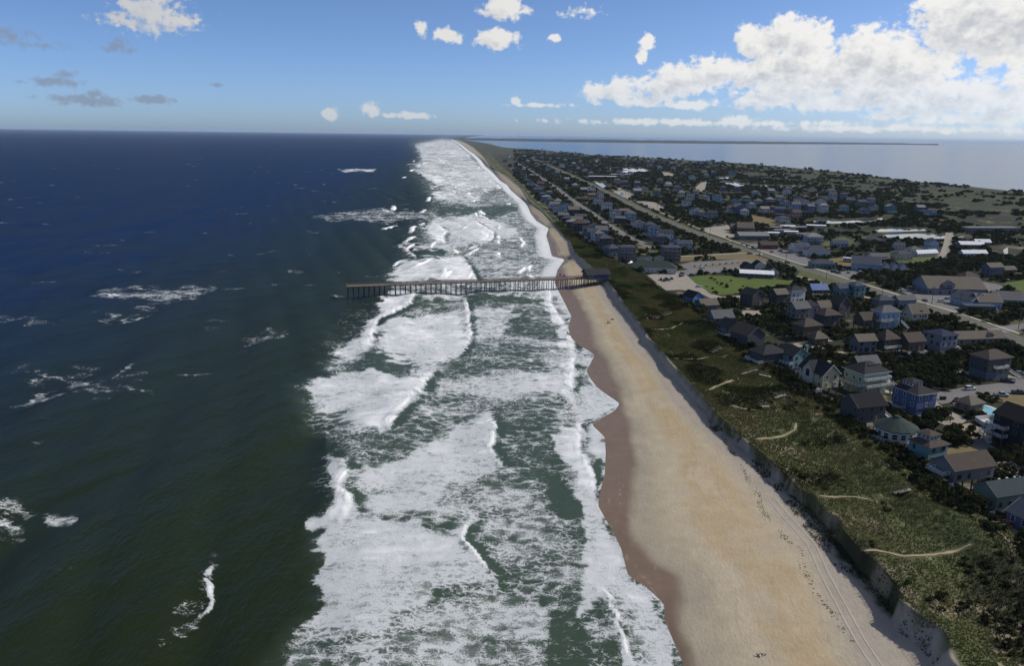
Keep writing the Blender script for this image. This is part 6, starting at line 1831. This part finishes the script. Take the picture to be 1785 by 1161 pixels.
def boardwalk(a, b, label, w_=1.4):
    A = G(*a, 6.5); B = G(*b, 6.5)
    za = float(tz(*A)) + .5; zb = float(tz(*B)) + .5
    L = math.hypot(B[0] - A[0], B[1] - A[1]); an = math.atan2(B[1] - A[1], B[0] - A[0])
    e = thing('boardwalk', label, 'boardwalk', (A[0], A[1], 0), an)
    n = max(int(L / .45), 4)
    pl_ = MB().box(-.19, .19, -w_ / 2, w_ / 2, -.06, 0).mesh('plank'); pl_.materials.append(M_CONC)
    for i in range(n):
        t_ = (i + .5) / n
        share('plank', pl_, e, (L * t_, 0, za + (zb - za) * t_))
    for s in (-1, 1):
        rb = MB(); rb.bar((0, s * w_ / 2, za + .9), (L, s * w_ / 2, zb + .9), .08, .1)
        for i in range(4):
            t_ = i / 3
            rb.bar((L * t_, s * w_ / 2, za + (zb - za) * t_ - 1.0), (L * t_, s * w_ / 2, za + (zb - za) * t_ + .9), .1)
        rb.build('railing', M_GREYT, e)
    mid = ((A[0] + B[0]) / 2, (A[1] + B[1]) / 2)
    EXCL.append((np.array([(mid[0] - 3, mid[1] - 3), (mid[0] + 3, mid[1] - 3), (mid[0] + 3, mid[1] + 3), (mid[0] - 3, mid[1] + 3)]), 0))


for a, b, l_ in (((1559, 861), (1586, 862), 'short boardwalk over the dune by the grey-brown house'), ((1326, 709), (1341, 707), 'tiny boardwalk low in the middle dune'), ((1351, 695), (1369, 693), 'short boardwalk below the yellow house'), ((1293, 652), (1320, 650), 'boardwalk on the dune below the big black house'), ((1322, 657), (1344, 658), 'second boardwalk just right of the big black house path'),
                 ((1243, 609), (1256, 606), 'boardwalk at the top of the slanting dune path'), ((1137, 552), (1150, 550), 'narrow boardwalk nearest the bright blue house'), ((1156, 545), (1170, 544), 'narrow boardwalk above the bright blue house path'), ((1720, 937), (1748, 929), 'pale boardwalk beside the violet blue house'), ((1055, 462), (1085, 462), 'straight pale boardwalk left of the party tent'), ((1083, 463), (1093, 471), 'diagonal boardwalk in front of the party tent')):
    boardwalk(a, b, l_)

# wrack line of dried weed along the upper beach
wl = GP([(1175, 640), (1211, 692), (1222, 716), (1250, 750), (1283, 803), (1317, 861), (1346, 914), (1395, 958), (1399, 987), (1419, 1025), (1457, 1069), (1490, 1120)], 2.6)
rw = np.random.default_rng(8)
cum = np.concatenate([[0], np.cumsum(np.hypot(*np.diff(wl, axis=0).T))])
nW = 1500
s_ = rw.random(nW) * cum[-1]
keep = vnoise(s_ / 6, s_ * 0, 3) + rw.random(nW) * .4 > .55
s_ = s_[keep]
wxp = np.interp(s_, cum, wl[:, 0]) + rw.normal(0, .45, len(s_)) + 1.6 * (vnoise(s_ / 9, s_ * 0, 12) - .5); wyp = np.interp(s_, cum, wl[:, 1]) + rw.normal(0, .3, len(s_))
V = []; Fq = []
for x, y in zip(wxp, wyp):
    z = float(tz(x, y)); r_ = rw.uniform(.06, .26); n = len(V); a0 = rw.random() * 6.28
    V += [(x + r_ * math.cos(a0 + k * 2.09) * (1.5 if k == 0 else 1), y + r_ * math.sin(a0 + k * 2.09), z + .02) for k in range(3)] + [(x, y, z + r_ * .5)]
    Fq += [(n, n + 1, n + 3), (n + 1, n + 2, n + 3), (n + 2, n, n + 3)]
link('seaweed_wrack', fast_mesh('seaweed_wrack', V, Fq), m=plain('dried_weed', (.055, .042, .030), .95), kind='stuff', label='dark broken line of dried seaweed on the upper beach')
# ------------------------------------------------------------------ dune grass
rg = np.random.default_rng(21)
Yc = 62 * np.exp(rg.random(260000) * math.log(900 / 62.0))
w_gt = np.clip(Yc / 420, .08, 1)          # even areal density near, thinning far
Yc = Yc[rg.random(len(Yc)) < w_gt ** .55]
xa, xb2 = XE(Yc) - 3.5, XB(Yc) + 9
Xc = xa + (xb2 - xa) * rg.random(len(Yc))
k_ = (Xc < .80 * Yc + 25)
cover = fbm(Xc / 10, Yc / 18, 3, 117) * .3 + fbm(Xc / 4.5, Yc / 4.5, 3, 141) * .7
k_ &= cover > np.where(Xc < XE(Yc), np.where(Yc < 260, .56, 9.0), .27)
for p in PATHW:
    k_ &= pdist(Xc, Yc, p) > 1.0
Xc, Yc = Xc[k_], Yc[k_]
Zc = tz(Xc, Yc)
n = len(Xc)
print('grass tufts', n)
sc_ = np.clip(Yc / 300, .62, 1.5)
V = []; C_ = []
hue = fbm(Xc / 12, Yc / 12, 3, 151)[:, None] + .25 * (rg.random((n, 1)) - .5)
base = np.array([[.072, .092, .032]]) * (1 - np.clip((hue - .40) * 2.4, 0, 1)) + np.array([[.150, .132, .058]]) * np.clip((hue - .40) * 2.4, 0, 1)
dk = sstep(fbm(Xc / 13, Yc / 16, 3, 143), .52, .64)[:, None]
base = base * (1 - .62 * dk)
for b in range(3):
    a = rg.random(n) * 6.283; h = (.35 + .45 * rg.random(n)) * sc_; lean = (.15 + .35 * rg.random(n)) * sc_; wd_ = (.10 + .10 * rg.random(n)) * sc_
    ca_, sa_ = np.cos(a), np.sin(a)
    p0 = np.stack([Xc - sa_ * wd_, Yc + ca_ * wd_, Zc - .05], 1); p1 = np.stack([Xc + sa_ * wd_, Yc - ca_ * wd_, Zc - .05], 1)
    p2 = np.stack([Xc + ca_ * lean - .12, Yc + sa_ * lean, Zc + h], 1)
    V.append(np.stack([p0, p1, p2], 1).reshape(-1, 3)); C_.append(np.repeat(base, 3, 0))
V = np.concatenate(V); C_ = np.concatenate(C_)
me = fast_mesh('dune_grass', V, np.arange(len(V)).reshape(-1, 3))
add_col(me, 'col', C_)


def leafmat(name, tr=.25):
    m_, t_, o_ = mat(name)
    at_ = t_.attr('col'); oi_ = t_.n('ShaderNodeObjectInfo')
    c_ = t_.v('SCALE', at_.outputs['Color']); t_.put(c_.node.inputs['Scale'], t_.m('MULTIPLY_ADD', oi_.outputs['Random'], .5, .75))
    d_ = t_.n('ShaderNodeBsdfDiffuse'); t_.put(d_.inputs['Color'], c_)
    tl = t_.n('ShaderNodeBsdfTranslucent'); t_.put(tl.inputs['Color'], c_)
    mx = t_.n('ShaderNodeMixShader'); mx.inputs[0].default_value = tr
    m_.node_tree.links.new(d_.outputs[0], mx.inputs[1]); m_.node_tree.links.new(tl.outputs[0], mx.inputs[2]); m_.node_tree.links.new(mx.outputs[0], o_.inputs[0])
    return m_


link('dune_grass', me, m=leafmat('marram_grass', .4), kind='stuff', label='short rough grass covering the dunes')

# ------------------------------------------------------------------ bushes and trees
M_LEAF = leafmat('evergreen_leaves', .2)
M_BARK = plain('bark', (.055, .045, .036), .95)


def crown(seed, nl, nq, leaf, flat=.8):
    """leaf clumps spread over a handful of uneven lobes; unit radius, standing on z = 0"""
    r = np.random.default_rng(seed)
    lc = np.stack([r.normal(0, .42, nl), r.normal(0, .42, nl), .45 + .55 * r.random(nl) * flat], 1)
    lr = .30 + .26 * r.random(nl)
    which = r.integers(0, nl, nq)
    d = r.normal(0, 1, (nq, 3)); d[:, 2] = np.abs(d[:, 2]) * .9 - .25; d /= np.linalg.norm(d, axis=1)[:, None]
    rad = lr[which] * (.72 + .36 * r.random(nq))
    c = lc[which] + d * rad[:, None] * np.array([1, 1, .85])
    c[:, 2] = np.maximum(c[:, 2], .12)
    nrm = d + r.normal(0, .55, (nq, 3)); nrm /= np.linalg.norm(nrm, axis=1)[:, None]
    u = np.cross(nrm, r.normal(0, 1, (nq, 3))); u /= np.linalg.norm(u, axis=1)[:, None]
    v = np.cross(nrm, u)
    s = leaf * (.6 + .8 * r.random(nq))[:, None]
    q = np.stack([c - u * s - v * s * .3, c + u * s * .4 - v * s, c + u * s + v * s * .3, c - u * s * .4 + v * s], 1)
    tone = (.75 + .5 * r.random(nl))[which][:, None] * (.8 + .4 * r.random((nq, 1)))
    yel = r.random(nl)[which][:, None]
    col = (np.array([[.026, .034, .015]]) * (1 - yel) + np.array([[.042, .042, .018]]) * yel) * tone
    return q.reshape(-1, 3), np.arange(nq * 4).reshape(-1, 4), np.repeat(col, 4, 0)


PROT = []
for i in range(8):
    v, q, c = crown(100 + i, 6 + i % 4, 420, .115, [.7, .9, 1.1, .6][i % 4])
    me = fast_mesh('crown', v, q); add_col(me, 'col', c); me.materials.append(M_LEAF)
    tb = MB(); rt = random.Random(i)
    for k in range(3):
        a = rt.uniform(0, 6.28)
        e_ = Vector((.35 * math.cos(a), .35 * math.sin(a), .62))
        m0 = Vector((.05 * math.cos(a), .05 * math.sin(a), 0)); m1 = m0.lerp(e_, .5) + Vector((0, 0, .06))
        tb.bar(m0, m1, .07); tb.bar(m1, e_, .045)
    tm = tb.mesh('trunk'); tm.materials.append(M_BARK)
    PROT.append((me, tm))

# candidate spots, even over each zone
cand = []
for (y0, y1, area, r0, r1) in ((170, 430, 9, 1.5, 3.1), (430, 700, 17, 1.7, 3.3), (700, 1300, 44, 2.0, 3.8), (1300, 2600, 150, 2.6, 5.0), (2600, 5200, 560, 4, 7.5)):
    A_ = 0.5 * (y0 + y1) * .78 * (y1 - y0)
    m_ = int(A_ / area)
    Y_ = np.sqrt(y0 ** 2 + (y1 ** 2 - y0 ** 2) * rg.random(m_)); X_ = rg.random(m_) * (.78 * Y_ + 12)
    R_ = r0 + (r1 - r0) * rg.random(m_) ** 1.6
    cand.append(np.stack([X_, Y_, R_], 1))
cand = np.concatenate(cand)
X_, Y_, R_ = cand.T
xbv = XB(Y_)
ok = (X_ > xbv + 1.5) & (X_ < XSND(Y_) - 30)
dens = fbm(X_ / 38, Y_ / 38, 3, 161)
ok &= dens > np.where(Y_ < 430, .33, np.where(Y_ < 1300, .38, .36))
marshy = (XSND(Y_) - X_ < 380) & (Y_ > 900)
ok &= ~(marshy & (dens < .56))
cand = cand[ok]; X_, Y_, R_ = cand.T
ok = np.ones(len(X_), bool)
for poly, mar in EXCL:
    lo = poly.min(0) - mar - 4; hi = poly.max(0) + mar + 4
    b = np.where((X_ > lo[0]) & (X_ < hi[0]) & (Y_ > lo[1]) & (Y_ < hi[1]))[0]
    if not len(b):
        continue
    ins = inpoly(X_[b], Y_[b], poly) | (pdist(X_[b], Y_[b], poly, True) < mar + R_[b] * .35)
    ok[b[ins]] = False
cand = cand[ok]
# the belt of hedges along the near side of the highway
hb_ = []
off1 = offset(hw, -15.5)
for (i0, i1) in ((2, 6), (9, 12)):
    seg = off1[i0:i1 + 1]
    cu = np.concatenate([[0], np.cumsum(np.hypot(*np.diff(seg, axis=0).T))])
    for s in np.arange(0, cu[-1], 4.5):
        hb_.append((np.interp(s, cu, seg[:, 0]) + rg.normal(0, 2), np.interp(s, cu, seg[:, 1]) + rg.normal(0, 2), rg.uniform(1.8, 3)))
# lone bushes on the lawn and round the car parks
spots = [(1240, 486, 1.3), (1245, 489, 1.4), (1250, 494, 1.3), (1256, 497, 1.6), (1263, 501, 1.8), (1242, 504, 1.2), (1231, 500, .8), (1274, 490, 1.0), (1295, 500, 1.0), (1307, 487, 1.3), (1247, 513, 1.8), (1268, 480, 1.3), (1283, 482, 1.2), (1189, 478, 1.6), (1173, 476, 2.4), (1160, 478, 2.4), (1150, 477, 2), (1262, 470, 1.6),
         (1212, 465, .9), (1222, 463.5, .9), (1232, 463, .9), (1243, 462, 1), (1254, 461, .9), (1266, 460, .9), (1276, 459, .9), (1286, 458.5, .9), (1296, 458, .8), (1225, 447, 3.2), (1232, 450, 2.6), (1218, 452, 2.6), (1702, 752, 1.9), (1762, 830, 3.2), (1738, 815, 3.0), (1728, 800, 2.8), (1670, 775, 3.6), (1680, 768, 3.2), (1660, 765, 3.0), (1424, 618, 3.2), (1432, 620, 2.6), (1416, 620, 2.6), (1270, 530, 2.8), (1262, 532, 2.4), (1463, 465, 1.2), (1610, 548, 3.0), (1630, 556, 3.2), (1650, 566, 3.4), (1670, 575, 3.4), (1690, 575, 3.0), (1640, 562, 3.0), (1660, 560, 2.8), (1680, 580, 3.0)]
for x, y, r_ in spots:
    g = G(x, y, GZ); hb_.append((g[0], g[1], r_))
# low scrub belt on the back slope of the dune and in its hollows
for y in np.arange(150, 450, .55):
    x = float(XB(y)) + rg.uniform(-5, 15)
    if rg.random() < .8:
        hb_.append((x, y, rg.uniform(.9, 2.2)))
for _ in range(900):
    y = 125 * math.exp(rg.random() * 1.5); x = float(XE(y)) + 4 + rg.random() * max(float(XB(y) - XE(y)) - 6, 1)
    if fbm(np.array([x / 13]), np.array([y / 16]), 3, 143)[0] > .55:
        hb_.append((x, y, rg.uniform(.4, .95)))
hb_ = np.array(hb_)
okb = np.ones(len(hb_), bool)
for poly, mar in EXCL:
    if len(poly) > 40 or mar > 1.4:
        okb &= ~inpoly(hb_[:, 0], hb_[:, 1], poly)
for p in PATHW:
    okb &= pdist(hb_[:, 0], hb_[:, 1], p) > 1.6
hb_ = hb_[okb]
nspot = len(hb_)
allb = np.concatenate([np.array(hb_), cand])
bqx, bqy = PX(allb[:, 0], allb[:, 1], GZ)
vis = (bqx > -30) & (bqx < 1820) & (bqy < 1190)
allb = allb[vis]
zall = tz(allb[:, 0], allb[:, 1])
size = allb[:, 2] / allb[:, 1]
order = np.argsort(-size)
near = order[:300]; rest = order[300:]
print('bushes', len(allb))
FP = np.array([(f[0], f[1]) for f in FOOT])


def short(l):
    for cut in (' with ', ' on ', ' ringed', ' right ', ' left ', ' under ', ' below ', ' behind ', ' beside ', ' tucked', ' at ', ' near', ' in ', ',', ' just ', ' attached', ' among', ' across', ' touching', ' by ', ' beyond', ' next', ' above'):
        l = l.split(cut)[0]
    return l


groups = {}
for i in near:
    j = int(np.argmin(np.hypot(FP[:, 0] - allb[i, 0], FP[:, 1] - allb[i, 1])))
    big = allb[i, 2] > 2.5
    groups.setdefault((short(FOOT[j][5]), big), []).append(i)
for (sn, big), ids in groups.items():
    ids.sort(key=lambda i: float(PX(allb[i, 0], allb[i, 1], GZ)[0]))
    for k, i in enumerate(ids):
        x, y, r_ = allb[i]
        lab = (f'dark evergreen tree, {ordw(k)} from left around the {sn}' if big else f'low dark bush, {ordw(k)} from left around the {sn}')
        e = thing('evergreen_tree' if big else 'bush', lab, 'tree' if big else 'bush', (x, y, float(zall[i]) - .1), rg.random() * 6.28, 'dark bushes and trees among the houses')
        me, tm = PROT[int(rg.integers(0, 8))]
        hsc = r_ * rg.uniform(.85, 1.25)
        share('crown', me, e, scale=(r_ * rg.uniform(.9, 1.15), r_ * rg.uniform(.9, 1.15), hsc))
        share('trunk', tm, e, scale=(r_, r_, hsc))
LOW = [crown(300 + i, 5, 56, .30, [.7, .9, 1.0, .6][i % 4]) for i in range(6)]
VLOW = [crown(400 + i, 4, 26, .42, .6) for i in range(4)]
V = []; Q = []; Cc = []; nv_ = 0
for i in rest:
    x, y, r_ = allb[i]
    v, q, c = (LOW if y < 800 else VLOW)[int(rg.integers(0, 4))]
    a = rg.random() * 6.28; ca_, sa_ = math.cos(a), math.sin(a)
    vv = v @ np.array([[ca_, sa_, 0], [-sa_, ca_, 0], [0, 0, 1]]) * np.array([r_, r_, r_ * rg.uniform(.8, 1.1)]) + np.array([x, y, zall[i] - .1])
    V.append(vv); Q.append(q + nv_); Cc.append(c * rg.uniform(.75, 1.3)); nv_ += len(v)
me = fast_mesh('scrub', np.concatenate(V), np.concatenate(Q))
add_col(me, 'col', np.concatenate(Cc))
link('scrub', me, m=M_LEAF, kind='stuff', label='dark evergreen scrub massed between and beyond the houses')

# ------------------------------------------------------------------ far masts, boat, air
for i, (x, y, h) in enumerate(((904, 246, 88), (976, 246, 60))):
    g = G(x, y, 0)
    e = thing('radio_mast', ['tall thin radio mast on the far shore, left one', 'shorter pale mast on the far shore, right one'][i], 'mast', (g[0], g[1], 0))
    hh = h * g[1] / 9000
    MB().cyl((0, 0), 2.2, 1.2, 0, hh, 6).build('mast_shaft', M_GREYT, e)
    MB().cyl((0, 0), .6, .3, hh, hh * 1.15, 6).build('antenna', M_GREYT, e)
g = G(1752.5, 266.5, 0)
e = thing('boat', 'tiny dark boat far out on the sound', 'boat', (g[0], g[1], -.1), .6)
MB().prism([(-6, -2), (3, -2), (7, 0), (3, 2), (-6, 2)], 0, 1.8, [(-6.3, -2.3), (3, -2.3), (8, 0), (3, 2.3), (-6.3, 2.3)]).build('hull', wallm('slate'), e)
MB().prism([(-3, -1.4), (1.5, -1.4), (1.5, 1.4), (-3, 1.4)], 1.81, 4.2, [(-2.6, -1.2), (.8, -1.2), (.8, 1.2), (-2.6, 1.2)]).build('cabin', wallm('grey'), e)
MB().cyl((-1, 0), .12, .08, 4.21, 9, 6).build('boat_mast', M_GREYT, e)

m_hz = bpy.data.materials.new('haze_air'); m_hz.use_nodes = True
m_hz.node_tree.nodes.clear()
H_ = NT(m_hz.node_tree)
ho = H_.n('ShaderNodeOutputMaterial'); pvn = H_.n('ShaderNodeVolumePrincipled')
pvn.inputs['Color'].default_value = (.58, .76, 1.0, 1); pvn.inputs['Density'].default_value = HAZE_D; pvn.inputs['Anisotropy'].default_value = .1
m_hz.node_tree.links.new(pvn.outputs[0], ho.inputs['Volume'])
MB().box(-76000, 110000, -300, 73000, -4, 130).build('haze', m_hz, kind='stuff', label='thin pale sea haze over the whole scene')
